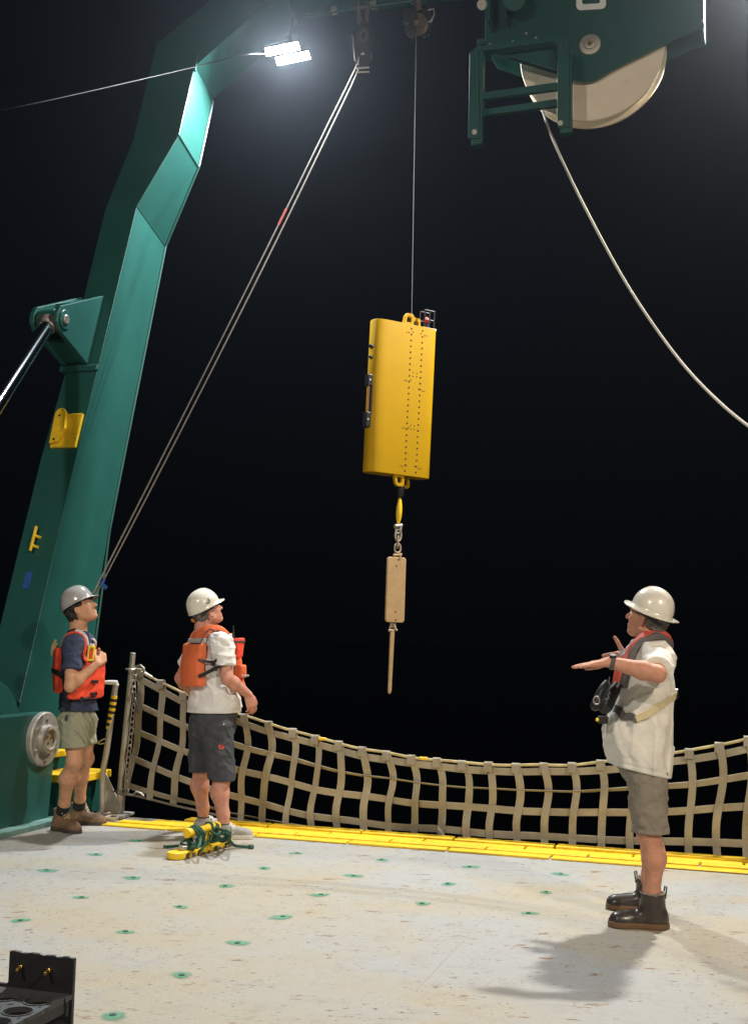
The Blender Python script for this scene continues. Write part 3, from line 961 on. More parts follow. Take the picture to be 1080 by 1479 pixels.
# local axes: x width, y thickness (away), z height
xl = nrm(np.array([0.86, 0.50, 0.0]))
zl = nrm(at(583, 470, YF)-at(572.5, 684, YF))
xl = nrm(xl-zl*(xl @ zl))
yl = np.cross(zl, xl)


def L(x, y, z):
    return fl_c+xl*x+yl*y+zl*z


def foil(x):                       # half thickness of the streamlined section
    t = min(1, abs(x)/hW)
    return hT*(1-t**8)**0.5 if x < 0 else hT*(1-t**10)**0.5


sec = []
for i in range(41):
    th = math.pi*i/40
    x = -hW*math.cos(th)
    sec.append((x, -foil(x)-0.004))
for i in range(39, 0, -1):
    th = math.pi*i/40
    x = -hW*math.cos(th)
    sec.append((x, foil(x)+0.004))
vs, fs = [], []
lv = [(-hH, 0.985), (-hH+0.008, 1.0), (hH-0.008, 1.0), (hH, 0.985)]
for z, s_ in lv:
    vs += [L(x*s_, y*s_, z) for x, y in sec]
n_ = len(sec)
for j in range(3):
    for i in range(n_):
        fs.append([j*n_+i, j*n_+(i+1) % n_, (j+1)*n_+(i+1) % n_, (j+1)*n_+i])
fs += [list(range(n_))[::-1], list(range(3*n_, 4*n_))]
hull = link_mesh('hull', vs, fs, MT['yellow'], pf)


def surf(x):
    return -foil(x)-0.0055


XA, XB = 0.035, 0.155             # the two seams with holes
hol = MB()


def hole(x, z, r):
    c_ = L(x, surf(x), z)
    hol.cyl(c_+yl*0.003, c_-yl*0.0006, r, n=8)


for X in (XA, XB):
    for i in range(25):
        hole(X, hH-0.04-i*(2*hH-0.08)/24, 0.0085)
for (z, X, sg) in ((0.62, XA, -1), (0.62, XB, 1), (0.17, XA, -1), (0.10, XB, 1), (-0.27, XA, -1), (-0.62, XA, -1), (-0.62, XB, 1)):
    for dx in (0.024, 0.046):
        hole(X+sg*dx, z, 0.0056)
    hole(X-sg*0.016, z+0.012, 0.0056)
for z in (0.255, -0.235):
    for dx in (0.04, 0.078):
        hole(XA+dx, z, 0.0056)
        hole(XA+dx, z-0.034, 0.0056)
o = hol.build('screw_holes', MT['hole'], hull)
o['kind'] = 'stuff'


def eye(cx, up, y):
    zb = hH if up else -hH
    sg = 1 if up else -1
    outer = [(-.064, 0), (-.050, .078), (-.026, .104), (.030, .104), (.046, .090), (.046, 0)]
    inner = [(-.030, .022), (-.026, .060), (-.014, .074), (.010, .074), (.018, .064), (.018, .022)]
    vs = []
    for dy in (-0.018, 0.018):
        vs += [L(cx+a, y+dy, zb+sg*b) for a, b in outer]+[L(cx+a, y+dy, zb+sg*b) for a, b in inner]
    fs = []
    n = 6
    for i in range(n):
        j = (i+1) % n
        fs += [[i, j, n+j, n+i], [2*n+i, 3*n+i, 3*n+j, 2*n+j], [i, 2*n+i, 2*n+j, j], [n+i, n+j, 3*n+j, 3*n+i]]
    link_mesh('lifting_eye', vs, fs, MT['yellow'], pf, smooth=False, bevel=0.004)


eye(0.02, True, -0.06)
eye(0.15, True, 0.03)
eye(0.00, False, -0.06)
eye(0.115, False, 0.03)
MB().cyl(L(0.035, -0.06, hH+0.045), L(0.15, 0.03, hH+0.035), 0.020, n=12).build('clamp_bar', MT['black_metal'], pf)
# sensor in its guard cage on the right shoulder
cg = MB()
cx0, cw, ch = 0.255, 0.052, 0.18
for sx in (-1, 0, 1):
    for sy in (-1, 1):
        if sx == 0 and sy == 1:
            continue
        cg.cyl(L(cx0+sx*cw, sy*cw*0.8, hH), L(cx0+sx*cw, sy*cw*0.8, hH+ch), 0.0065, n=8)
for z in (0.01, ch*0.5, ch):
    cg.tube([L(cx0+a*cw, b*cw*0.8, hH+z) for a, b in ((-1, -1), (1, -1), (1, 1), (-1, 1))], 0.0055, 6, closed=True)
cgo = cg.build('guard_cage', MT['black_metal'], pf)
MB().cyl(L(cx0, 0, hH+0.0), L(cx0, 0, hH+0.07), 0.022, n=14).build('sensor_body', MT['black'], cgo)
MB().sphere(L(cx0, 0, hH+0.095), (0.024, 0.024, 0.034), 14, 10).build('red_beacon', MT['red'], cgo)
MB().box(L(cx0+0.01, 0, hH+0.004), xl, yl, zl, 0.07, 0.05, 0.012).build('cage_base', MT['reflect'], pf, smooth=False, bevel=0.004)
# clamps, rod and knobs along the left edge
for z, h_ in ((0.13, 0.052), (-0.23, 0.068)):
    c_ = MB().box(L(-hW-0.012, -0.02, z), xl, yl, zl, 0.022, 0.036, h_).build('rod_clamp', MT['black'], pf, smooth=False, bevel=0.006)
    MB().cyl(L(-hW-0.02, -0.055, z), L(-hW-0.02, -0.063, z), 0.010, n=6).build('bolt', MT['galv'], c_)
MB().cyl(L(-hW-0.012, -0.03, 0.10), L(-hW-0.012, -0.03, -0.19), 0.010, n=12).build('side_rod', MT['orange_rod'], pf)
MB().box(L(-hW+0.008, -0.035, -0.05), xl, yl, zl, 0.007, 0.02, 0.13).build('rod_backing', MT['black'], pf, smooth=False)
for z, r_ in ((0.445, 0.026), (0.345, 0.021)):
    MB().cyl(L(-hW+0.01, -0.02, z), L(-hW-0.022, -0.035, z), r_, r_*0.7, n=14).build('knob', MT['black'], pf, bevel=0.004)

# the wire
wtop = PW(601, 46)
wbot = L(0.075, -0.02, hH+0.04)
o = MB().tube([wtop+(wbot-wtop)*t for t in np.linspace(0, 1, 6)], 0.0034, 6).build('hoist_wire', MT['wire'], origin=wtop)
tag(o, 'thin grey wire from the dark block down to the yellow float', 'wire')

# ------------------------------------------------------------------ weights under the float
def X(x, y, d=0.0):
    return at(x, y, YF+d)


sw = thing('swivel_link', 'black swivel with a tapered yellow link under the yellow float', 'swivel', X(578, 700))
MB().lathe(X(580, 688), X(578, 720)-X(580, 688), [(0, 0.012), (0.02, 0.034), (0.06, 0.034), (0.065, 0.022), (0.09, 0.022), (0.095, 0.034), (0.18, 0.030), (0.20, 0.014)], 18).build('swivel_body', MT['black_metal'], sw)
MB().lathe(X(577.5, 719), X(575, 757)-X(577.5, 719), [(0, 0.010), (0.03, 0.018), (0.08, 0.026), (0.14, 0.028), (0.19, 0.024), (0.235, 0.012)], 18).build('yellow_link', MT['yellow_safety'], sw)
ch = thing('lifting_chain', 'short weathered chain with shackles between the yellow link and the tan weight', 'chain', X(575, 757))


def link(c_, up, wide, Lh, Wh, r):
    up = nrm(up)
    wide = nrm(wide-up*(wide @ up))
    pts = []
    for i in range(20):
        t = 2*math.pi*i/20
        cx, sy = math.cos(t), math.sin(t)
        pts.append(np.asarray(c_)+wide*Wh*(abs(cx)**0.8)*np.sign(cx)+up*Lh*(abs(sy)**0.8)*np.sign(sy))
    return MB().tube(pts, r, 7, closed=True)


updir = zl
MB().cyl(X(570, 760, -.03), X(580, 759, .02), 0.018, n=10).build('shackle_pin', MT['galv'], ch)
MB().tube([X(571, 761), X(572, 768), X(575, 771), X(578, 768), X(579, 761)], 0.011, 8).build('shackle', MT['galv'], ch)
ys = [(575.0, 773, xl, 0.052, .030), (574.6, 783, yl*0.8+xl*0.5, 0.052, .026), (574.2, 792, xl, .040, .030)]
for (x, y, wd, lh, wh) in ys:
    link(X(x, y), updir, wd, lh, wh, 0.0095).build('chain_link', MT['chain'], ch)
MB().tube([X(570, 801), X(571, 808), X(574, 811), X(577, 808), X(578, 801)], 0.011, 8).build('shackle', MT['tan_steel'], ch)
MB().cyl(X(568, 802, -.02), X(580, 801, .02), 0.012, n=8).build('shackle_pin', MT['tan_steel'], ch)

wt = thing('weight_plate', 'tan rounded rectangular weight plate hanging under the chain', 'weight', X(571, 852))
zw = nrm(X(572.5, 806)-X(569.5, 898))
xw = nrm(np.array([0.94, 0.34, 0])-zw*(np.array([0.94, 0.34, 0]) @ zw))
yw = np.cross(zw, xw)
wc = X(571, 852)
out = rr(-.090, -.295, .090, .295, .026)
MB().prism([wc+xw*a+zw*b-yw*0.016 for a, b in out], yw*0.032).build('plate', MT['tan_steel'], wt, smooth=False, bevel=0.006)
for (a, b) in ((0.01, .272), (-.004, .215), (0.0, -.20), (0.006, -.272)):
    MB().cyl(wc+xw*a+zw*b-yw*0.014, wc+xw*a+zw*b-yw*0.0168, 0.0085, n=10).build('drilled_hole', MT['rust'], wt)
sk_ = thing('stake_weight', 'long tan steel bar hanging point down below the weight plate', 'weight', X(566, 905))
MB().torus(X(567.5, 902), yl, 0.024, 0.008, 16, 7).build('ring', MT['chain'], sk_)
MB().tube([X(563, 910), X(564, 904), X(567, 901), X(570, 904), X(571, 910)], 0.010, 8).build('shackle', MT['chain'], sk_)
MB().cyl(X(561, 911, -.02), X(573, 910, .02), 0.012, n=8).build('shackle_pin', MT['chain'], sk_)
b0, b1 = X(566.5, 909), X(562, 1003)
dz = nrm(b0-b1)
dx_ = nrm(xw-dz*(xw @ dz))
dy_ = np.cross(dz, dx_)
Ls = np.linalg.norm(b1-b0)
MB().prism([b0-dx_*.020-dy_*.012, b0+dx_*.020-dy_*.012, b0-dz*(Ls-.03)+dx_*.017-dy_*.012, b1+dx_*.004-dy_*.012, b1-dx_*.014-dy_*.012+dz*.012], dy_*0.024).build('bar', MT['tan_steel'], sk_, smooth=False, bevel=0.004)

# ------------------------------------------------------------------ cargo net along the stern
VN = 9.17
NP0 = S(0, VN, 0)


def uz(x, y):
    p = on_plane(x, y, NP0, B)
    return p @ A, p[2]


top_px = [(195, 966), (232, 985), (265, 1002), (305, 1018), (345, 1032), (388, 1045), (455, 1065), (523, 1082), (594, 1094), (667, 1102), (745, 1106), (826, 1105), (905, 1098), (995, 1085), (1038, 1076), (1080, 1067), (1150, 1048), (1230, 1024)]
bot_px = [(180, 1144), (215, 1152), (250, 1161), (335, 1180), (415, 1193), (480, 1203), (590, 1213), (700, 1221), (790, 1227), (870, 1232), (960, 1237), (1080, 1244), (1150, 1247), (1230, 1250)]
TU = np.array([uz(*p) for p in top_px])
BUz = np.array([uz(*p) for p in bot_px])
net = thing('cargo_net', 'sagging beige webbing net strung across the stern behind the men', 'safety net', S(-2.5, VN, 0))


def ztop(u):
    return float(np.interp(u, TU[:, 0], TU[:, 1]))


def zbot(u):
    return float(np.interp(u, BUz[:, 0], BUz[:, 1]))


U0, U1 = TU[0, 0]-0.01, TU[-1, 0]


def frac(u):
    """heights of the five cross straps, as fractions from the top"""
    w = np.clip((u-U0)/1.6, 0, 1)
    return [0.075*(1-w)+0.085*w, 0.29*(1-w)+0.315*w, 0.51*(1-w)+0.565*w, 0.735*(1-w)+0.86*w, 0.95*(1-w)+0.985*w]


def bulge(u, t):
    return 0.06*math.sin(math.pi*t)*(0.6+0.4*math.sin(2.1*u)) + 0.012*math.sin(9*u+4*t)


us = np.arange(U0-0.02, U1, 0.045)
for k in range(5):
    pts, wd, nd, ww = [], [], [], []
    ph = k*1.7
    for u in us:
        t = frac(u)[k]
        z = ztop(u)*(1-t)+zbot(u)*t + 0.004*math.sin(7.3*u+ph)
        pts.append(S(u, VN+bulge(u, t)+0.008, z))
        wfull = 0.053
        if k == 1:
            tw = 0.62+0.36*math.tanh(2.2*(abs(u+2.05)-1.25))
            tl = math.acos(min(1, max(0.3, tw)))
        elif k == 4:
            tl = 1.15 if u > U0+0.9 else 0.25+0.9*max(0, (u-U0)/0.9)
            if u > 0.1:
                tl = 0.3
        else:
            tl = 0.12+0.10*math.sin(3.1*u+ph)
        a_ = Z*math.cos(tl)-B*math.sin(tl)
        wd.append(a_)
        nd.append(np.cross(A, a_))
        ww.append(wfull)
    MB().ribbon(pts, wd, nd, ww, 0.005).build('cross_strap', MT['strap'], net)

vtop_x = [200, 232, 265, 307, 353, 388, 423, 455, 489, 523, 558, 594, 631, 667, 705, 745, 785, 826, 867, 909, 951, 995, 1038, 1080, 1122, 1164]
slack_bot = [182, 213, 247, 290, 322, 347, 377, 412, 449, 484, 522, 559, 599, 638, 678, 706, 745, 785, 826, 867, 909, 993, 1034, 1076, 1118, 1160]
slack_bot = [182, 215, 247, 290, 347, 377, 412, 449, 484, 523, 560, 597, 636, 675, 706, 745, 785, 826, 868, 909, 951, 993, 1034, 1077, 1119, 1161]
for i, (xt, xb) in enumerate(zip(vtop_x, slack_bot)):
    yt = np.interp(xt, [p[0] for p in top_px], [p[1] for p in top_px])
    yb = np.interp(xb, [p[0] for p in bot_px], [p[1] for p in bot_px])
    ut, zt_ = uz(xt, yt)
    ub, zb_ = uz(xb, yb+4)
    amp = random.uniform(0.012, 0.026)*(1 if xt > 300 else 0.5)
    pts, wd, nd = [], [], []
    N = 22
    yaw0 = random.uniform(-0.25, 0.25)
    for j in range(N+1):
        t = j/N
        u = ut+(ub-ut)*t + amp*math.sin(2*math.pi*(t*1.05+0.02)) + 0.02*math.sin(math.pi*t)
        z = zt_+0.012+(zb_-zt_-0.012)*t
        v = VN+bulge(u, t)-0.004+0.018*math.sin(2*math.pi*t*2+i)
        pts.append(S(u, v, z))
    # curl at the foot
    if xb > 300:
        p = pts[-1]
        pts += [p-B*0.012-Z*0.010+A*0.010, p-B*0.030-Z*0.010+A*0.032]
    for j in range(len(pts)):
        t = min(1, j/N)
        ya = yaw0*math.sin(3*t+i)+0.22*math.sin(5.2*t+i*1.3)
        a_ = A*math.cos(ya)+B*math.sin(ya)
        tan = nrm(np.asarray(pts[min(j+1, len(pts)-1)])-np.asarray(pts[max(0, j-1)]))
        a_ = nrm(a_-tan*(a_ @ tan))
        wd.append(a_)
        nd.append(np.cross(tan, a_))
    stp = MB().ribbon(pts, wd, nd, 0.056+random.uniform(-.003, .003), 0.005).build('upright_strap', MT['strap'], net)
    # stitched loop round the head rope
    lp = MB()
    p = S(ut, VN, zt_)
    a_ = wd[0]
    a_ = A
    ring = [p-B*0.016-Z*0.055]
    for q in range(9):
        th = math.pi*1.1*q/8
        ring.append(p-B*0.016*math.cos(th)+Z*(0.016*math.sin(th)))
    nds = [-B]+[nrm(-B*math.cos(math.pi*1.1*q/8)+Z*math.sin(math.pi*1.1*q/8)) for q in range(9)]
    lp.ribbon(ring, [a_]*len(ring), nds, 0.060, 0.006)
    lp.build('strap_loop', MT['strap'], stp)
hr = [S(u, VN-0.002, ztop(u)+0.004*math.sin(11*u)) for u in np.arange(U0-0.03, U1, 0.05)]
MB().tube(hr, 0.0105, 8).build('head_rope', mat('yellowed_rope', (0.50, 0.42, 0.22), 0.85, var=0.35, vscale=9, bump=0.5, bscale=220), net)
fr_ = [S(u, VN+0.01, zbot(u)-0.015) for u in np.arange(U0-0.05, U1, 0.06)]
MB().tube(fr_, 0.0095, 8).build('foot_rope', MT['rope_dark'], net)
for xx in (466, 612, 930):
    yy = np.interp(xx, [p[0] for p in top_px], [p[1] for p in top_px])
    u, z = uz(xx, yy)
    MB().tube([S(u-.03, VN-.004, z+.002), S(u+.03, VN-.004, z)], 0.0125, 8).build('rope_tie', MT['yellow_safety'], net)

# left net post with its lashing chain
np0, np1 = S(-4.99, 9.14, 0), None
d_ = ray(192, 943)
np1 = on_plane(192, 943, S(0, 9.14, 0), B)
post = thing('net_post', 'weathered steel pole holding the left end of the net', 'post', np0)
ax = nrm(np1-np0)
MB().cyl(np0+ax*0.03, np1, 0.0235, n=16).build('pole', MT['galv'], post, bevel=0.003)
MB().cyl(np0+Z*0.0, np0+ax*0.17, 0.052, n=18).build('socket', MT['galv'], post, bevel=0.005)
MB().box(np0+Z*0.012, A, B, Z, 0.11, 0.09, 0.012).build('foot_plate', MT['galv'], post, smooth=False, bevel=0.005)
MB().torus(on_plane(190, 967, S(0, 9.10, 0), B), Z, 0.045, 0.008, 18, 7).build('eye_ring', MT['steel'], post)
lc = thing('lashing_chain', 'thin galvanised chain hanging down beside the net post', 'chain', on_plane(192, 975, S(0, 9.09, 0), B))
pp = catmull([on_plane(x, y, S(0, 9.10, 0), B) for x, y in ((197, 968), (193, 985), (194, 1003), (193, 1020), (190, 1050), (187, 1080), (184, 1110), (182, 1138))], 8)
dist = [0]
for a_, b_ in zip(pp, pp[1:]):
    dist.append(dist[-1]+np.linalg.norm(b_-a_))
k = 0
s_ = 0.02
while s_ < dist[-1]:
    p = np.array([np.interp(s_, dist, [q[i] for q in pp]) for i in range(3)])
    p2 = np.array([np.interp(min(dist[-1], s_+.02), dist, [q[i] for q in pp]) for i in range(3)])
    link(p, p2-p+Z*-1e-4, A if k % 2 else B*0.8+A*0.6, 0.030, 0.015, 0.0045).build('chain_link', MT['steel'], lc)
    s_ += 0.048
    k += 1
ls = thing('lashing_shackle', 'bright shackle joining the top corner of the net to its post', 'shackle', on_plane(204, 966, S(0, 9.1, 0), B))
MB().tube([on_plane(x, y, S(0, 9.10, 0), B) for x, y in ((196, 963), (203, 961), (208, 965), (209, 971), (204, 973))], 0.009, 8).build('bow', MT['steel'], ls)
MB().cyl(on_plane(208, 972, S(0, 9.10, 0), B), on_plane(219, 979, S(0, 9.13, 0), B), 0.016, n=10).build('turnbuckle', MT['steel'], ls)
bl = thing('lower_lashing', 'small bright shackle and hook tying the bottom corner of the net to its post', 'shackle', on_plane(190, 1146, S(0, 9.1, 0), B))
MB().tube([on_plane(x, y, S(0, 9.10, 0), B) for x, y in ((176, 1146), (184, 1148), (192, 1149), (196, 1144), (203, 1146), (208, 1150))], 0.009, 8).build('hook', MT['steel'], bl)
link(on_plane(180, 1143, S(0, 9.10, 0), B), A+Z*.2, Z, .035, .018, .006).build('chain_link', MT['steel'], bl)
tl = MB().tube([on_plane(x, y, S(0, 9.05, 0), B) for x, y in ((191, 1002), (194, 1010), (198, 1020), (200, 1030))], 0.008, 6).build('strap_tail', MT['darkgrey'], net)

# stanchion with black and yellow tape
st0 = S(-5.04, 9.0, 0)
VS_ = S(0, 9.0, 0)
Q = lambda x, y, d=0.0: on_plane(x, y, VS_+B*d, B)
sta = thing('stanchion', 'bent steel stanchion wound with black and yellow tape beside the net post', 'post', Q(158, 1178))
line = catmull([Q(148, 1172), Q(148.5, 1120), Q(154, 1085), Q(160, 1040), Q(165, 1003), Q(167, 988)], 6)
MB().tube(line, 0.024, 12).build('pole', MT['galv'], sta)
MB().prism([Q(150, 1112), Q(154, 1120), Q(172, 1160), Q(172, 1176), Q(152, 1176)], B*0.014).build('gusset_plate', MT['galv'], sta, smooth=False, bevel=0.003)
MB().cyl(Q(166, 1143, -.002), Q(166, 1143, -.006), 0.012, n=10).build('gusset_hole', MT['black'], sta)
MB().box(Q(160, 1178)+Z*0.0, A, B, Z, 0.13, 0.08, 0.012).build('foot_plate', MT['galv'], sta, smooth=False, bevel=0.004)
MB().tube([Q(169, 990, -.01), Q(168, 985.5, -.02), Q(160, 986, -.03), Q(151, 985.5, -.04)], [0.016, 0.017, 0.019, 0.014], 10).build('handle', MT['white'], sta)
seg = [(Q(157.3+ (165.0-157.3)*t, 1053-48*t)) for t in np.linspace(0, 1, 12)]
for i in range(11):
    MB().tube([seg[i], seg[i+1]], 0.0265, 12).build('tape_band', MT['yellow_safety'] if i % 2 == 0 else MT['black'], sta)
MB().tube(catmull([Q(156, 1066), Q(147, 1069), Q(142, 1074), Q(149, 1074), Q(156, 1070)], 5), 0.006, 6).build('wire_loop', MT['steel'], sta)
for i, (x, y, yy) in enumerate(((140, 1172, 0), (151, 1181, -.12))):
    p = ground(x+3, y+8)+Z*0.03
    sh = thing('loose_shackle', 'loose steel shackle lying on deck left of the stanchion foot' if i == 0 else 'loose rusty shackle lying on the yellow kerb before the stanchion', 'shackle', p)
    tt_ = i*1.1+0.3
    dA = A*math.cos(tt_)+B*math.sin(tt_)
    dB = -A*math.sin(tt_)+B*math.cos(tt_)
    MB().tube([p-dB*.045, p-dB*.05+dA*.06, p-dB*.03+dA*.10+Z*.01, p+dB*.03+dA*.10+Z*.01, p+dB*.05+dA*.06, p+dB*.045], 0.013, 8).build('bow', MT['steel'] if i == 0 else MT['chain'], sh)
    MB().cyl(p-dB*.075, p+dB*.075, 0.015, n=10).build('pin', MT['chain'], sh)

# right net post, beyond the frame
rp = S(TU[-1, 0], 9.14, 0)
post2 = thing('net_post', 'steel pole holding the right end of the net beyond the picture edge', 'post', rp)
MB().cyl(rp+Z*0.03, rp+Z*1.3, 0.0235, n=16).build('pole', MT['galv'], post2)
MB().cyl(rp, rp+Z*0.17, 0.052, n=18).build('socket', MT['galv'], post2, bevel=0.005)

# ------------------------------------------------------------------ yellow horn cleat with green line
ca, cb = ground(247, 1243), ground(329, 1220)
cd = nrm(cb-ca)
cs = np.cross(Z, cd)
cl = thing('horn_cleat', 'chipped yellow deck cleat on a long flat base in front of the sneakers', 'cleat', (ca+cb)/2)
CLn = np.linalg.norm(cb-ca)
out = []
hw = 0.065
for i in range(9):
    t = math.pi/2+math.pi*i/8
    out.append((0.06+0.06*math.cos(t), hw*math.sin(t)))
for i in range(9):
    t = -math.pi/2+math.pi*i/8
    out.append((CLn-0.06+0.06*math.cos(t), hw*math.sin(t)))
MB().prism([ca+cd*a+cs*b+Z*0.001 for a, b in out], Z*0.045).build('base', MT['yellow_safety'], cl, smooth=False, bevel=0.008)
for i in range(9):
    a = 0.09+(CLn-0.16)*i/8+random.uniform(-.02, .02)
    hh = random.uniform(.008, .018)
    MB().box(ca+cd*a-cs*(hw+0.0005)+Z*hh, cd, cs, Z, random.uniform(.012, .028), 0.0015, hh).build('chipped_edge', MT['rust'], cl, smooth=False)
cm = ca+cd*CLn*0.52
MB().cyl(ca+cd*0.14+Z*0.046, ca+cd*0.14+Z*0.075, 0.035, n=6).build('bolt', MT['steel'], cl, bevel=0.004)
MB().cyl(ca+cd*(CLn-.16)+Z*0.046, ca+cd*(CLn-.16)+Z*0.07, 0.03, n=6).build('bolt', MT['rust'], cl, bevel=0.004)
HZ = 0.150
MB().prism([cm-cd*.10+Z*.045-cs*.012, cm+cd*.10+Z*.045-cs*.012, cm+cd*.045+Z*HZ-cs*.012, cm-cd*.03+Z*HZ-cs*.012], cs*.024).build('upright', MT['yellow_safety'], cl, smooth=False, bevel=0.004)
MB().prism([cm-cs*.06+Z*.046-cd*.01, cm+cs*.06+Z*.046-cd*.01, cm+cs*.02+Z*(HZ-.02)-cd*.01, cm-cs*.02+Z*(HZ-.02)-cd*.01], cd*.02).build('upright', MT['yellow_safety'], cl, smooth=False, bevel=0.004)
MB().lathe(cm-cd*.20+Z*HZ, cd, [(0, 0.022), (0.0, 0.030), (0.01, 0.034), (0.12, 0.032), (0.16, 0.026), (0.24, 0.026), (0.28, 0.032), (0.39, 0.034), (0.40, 0.030), (0.40, 0.022)], 22).build('horn', MT['yellow_safety'], cl)
gl = thing('mooring_line', 'dark green rope wound round the yellow cleat with loose ends on deck', 'rope', cm)
for k, (off, n_l) in enumerate(((-0.09, 5), (0.12, 2))):
    for j in range(n_l):
        pts = []
        ph = random.uniform(0, 6)
        for i in range(15):
            t = 2*math.pi*i/14
            rx = 0.038+0.006*j
            drop = 0.085+0.012*j
            pts.append(cm+cd*(off+0.016*(j-n_l/2)+0.022*math.sin(t+ph))+cs*(rx*math.cos(t)+random.uniform(-.008, .008))+Z*(HZ-0.010+ (0.042 if math.sin(t) > 0 else drop)*math.sin(t)*0.95+random.uniform(-.008, .008)))
        MB().tube(catmull(pts, 3), 0.0105, 7).build('rope_turn', MT['green_rope'], gl)


def lay(pts, r=0.0105):
    MB().tube(catmull(pts, 6), r, 7).build('rope_end', MT['green_rope'], gl)


g = lambda x, y, z=0.014: ground(x, y, z)
lay([cm-cd*.10-cs*.05+Z*.12, g(286, 1224, .10), g(270, 1222, .05), g(258, 1222, .03), g(246, 1223, .016), g(236, 1223)])
lay([cm-cd*.14-cs*.06+Z*.10, g(276, 1226, .06), g(262, 1219, .05), g(268, 1214, .06), g(280, 1220, .09)])
lay([cm-cd*.05-cs*.08+Z*.09, g(288, 1230, .03), g(276, 1229, .02), g(266, 1226, .03)])
lay([cm+cd*.12-cs*.04+Z*.16, g(318, 1211, .10), g(330, 1213, .08), g(338, 1221, .025), g(350, 1223), g(362, 1224)])
lay([cm+cd*.12+cs*.02+Z*.13, g(312, 1206, .14), g(324, 1203, .15), g(331, 1210, .12), g(322, 1216, .06), g(312, 1212, .10)])
lay([cm+cd*.16+Z*.14, g(326, 1200, .18), g(332, 1204, .16), g(331, 1216, .06), g(326, 1220, .03)])
lay([cm+cd*.05-cs*.04+Z*.11, g(305, 1216, .08), g(318, 1213, .09), g(328, 1208, .12), g(320, 1204, .14)])
MB().tube([g(360, 1224), g(365, 1223.5)], 0.017, 8).build('rope_whipping', MT['green_rope'], gl)

# ------------------------------------------------------------------ black bottle rack in the near corner
YR = 3.55
rk_top = at(108, 1384, YR)
rk = thing('bottle_rack', 'black plastic bottle rack with round holes in the near left corner', 'rack', (rk_top[0]-.1, YR-.2, 0))
ux, uy = A, B                           # the rack stands square to the ship
tr = at(107, 1385, YR)
wR = 0.36
def RK(a, b, z):                        # a to the left of the right edge, b away, z absolute
    return tr - ux*a + uy*b + Z*(z-tr[2])
zt_ = tr[2]
prof = [(0, 0), (0.002, zt_-.004)]
n = 24
tv = [RK(wR*i/n*0.585, 0, zt_+random.uniform(-.0022, .0018)) for i in range(n+1)]
poly = [RK(0, 0, 0)]+tv+[RK(wR*0.585, 0, 0.0)]
poly = [RK(0, 0, 0)]+[p for p in tv]+[RK(wR*0.585, 0, zt_-0.085), RK(wR*0.60, 0, zt_-.092), RK(.42, 0, zt_-.092), RK(.42, 0, 0)]
MB().prism(poly, uy*0.014).build('back_plate', MT['black_metal'], rk, smooth=False, bevel=0.002)
zs = zt_-0.099
# shelf with holes: grid of cells, each a square ring
shv, shf = [], []
SW, SD = 0.36, 0.46
cells_a, cells_b = 4, 5
centers = []
hr_ = 0.0395
def ringcell(ca_, cb_, ha, hb, r):
    n = 32
    base = len(shv)
    rim, cir = [], []
    for i in range(n):
        t = 2*math.pi*i/n
        c_, s_ = math.cos(t), math.sin(t)
        m_ = max(abs(c_)/ha, abs(s_)/hb)
        rim.append((ca_+c_/m_, cb_+s_/m_))
        cir.append((ca_+c_*r, cb_+s_*r))
    for z in (zs, zs-0.012):
        for a, b in rim:
            shv.append(RK(a, b, z))
        for a, b in cir:
            shv.append(RK(a, b, z))
    for i in range(n):
        j = (i+1) % n
        shf.append([base+i, base+j, base+n+j, base+n+i])
        shf.append([base+2*n+i, base+3*n+i, base+3*n+j, base+2*n+j])
        shf.append([base+n+i, base+n+j, base+3*n+j, base+3*n+i])
        shf.append([base+j, base+i, base+2*n+i, base+2*n+j])
NC, NR, CA, CB = 4, 5, .105, .100
def cell_c(i, j):
    return 0.0525+i*CA, -0.088-j*CB
for j in range(NR):
    for i in range(NC):
        ringcell(*cell_c(i, j), CA/2, CB/2, hr_)
n0 = len(shv)
for z in (zs, zs-0.012):
    for a_, b_ in ((0, 0), (CA*NC, 0), (CA*NC, -.038), (0, -.038)):
        shv.append(RK(a_, b_, z))
shf += [[n0, n0+1, n0+2, n0+3], [n0+7, n0+6, n0+5, n0+4], [n0, n0+3, n0+7, n0+4]]
link_mesh('shelf', shv, shf, MT['rack_shelf'], rk, smooth=False)
for j in range(NR):
    for i in range(NC):
        c_ = RK(*cell_c(i, j), zs)
        MB().lathe(c_-Z*0.0125, Z, [(0.0005, hr_+.0035), (0.0150, hr_+.0035), (0.0150, hr_-.001), (0.0005, hr_-.001)], 32, cap=False).build('hole_rim', MT['rack_shelf'], rk)
for (a, b) in ((0.104, -0.136), (0.112, -0.142), (0.02, -0.135), (0.02, -0.235)):
    MB().cyl(RK(a, b, zs), RK(a, b, zs+.0012), 0.004, n=8).build('screw', MT['black'], rk)
MB().box(RK(0.016, -0.27, zs-0.03), ux, uy, Z, 0.006, 0.255, 0.017).build('shelf_rail', MT['black_metal'], rk, smooth=False, bevel=0.002)
MB().box(RK(0.018, -0.010, zs-0.035), ux, uy, Z, 0.012, 0.010, 0.022).build('corner_block', MT['black_metal'], rk, smooth=False, bevel=0.002)
MB().box(RK(0.21, -0.548, zs/2-0.01), ux, uy, Z, 0.21, 0.007, zs/2-.01).build('front_plate', MT['black_metal'], rk, smooth=False, bevel=0.002)
for (x, y) in ((31, 1397), (71.5, 1402)):
    p = on_plane(x, y, RK(0, -0.0005, 0), uy)
    bo = MB().cyl(p, p-uy*0.010, 0.0085, n=6)
    bo.cyl(p-uy*.010-Z*.002, p-uy*0.026-Z*.004+ux*.001, 0.0055, n=10)
    bo.build('brass_bolt', MT['brass'], rk, bevel=0.0015)

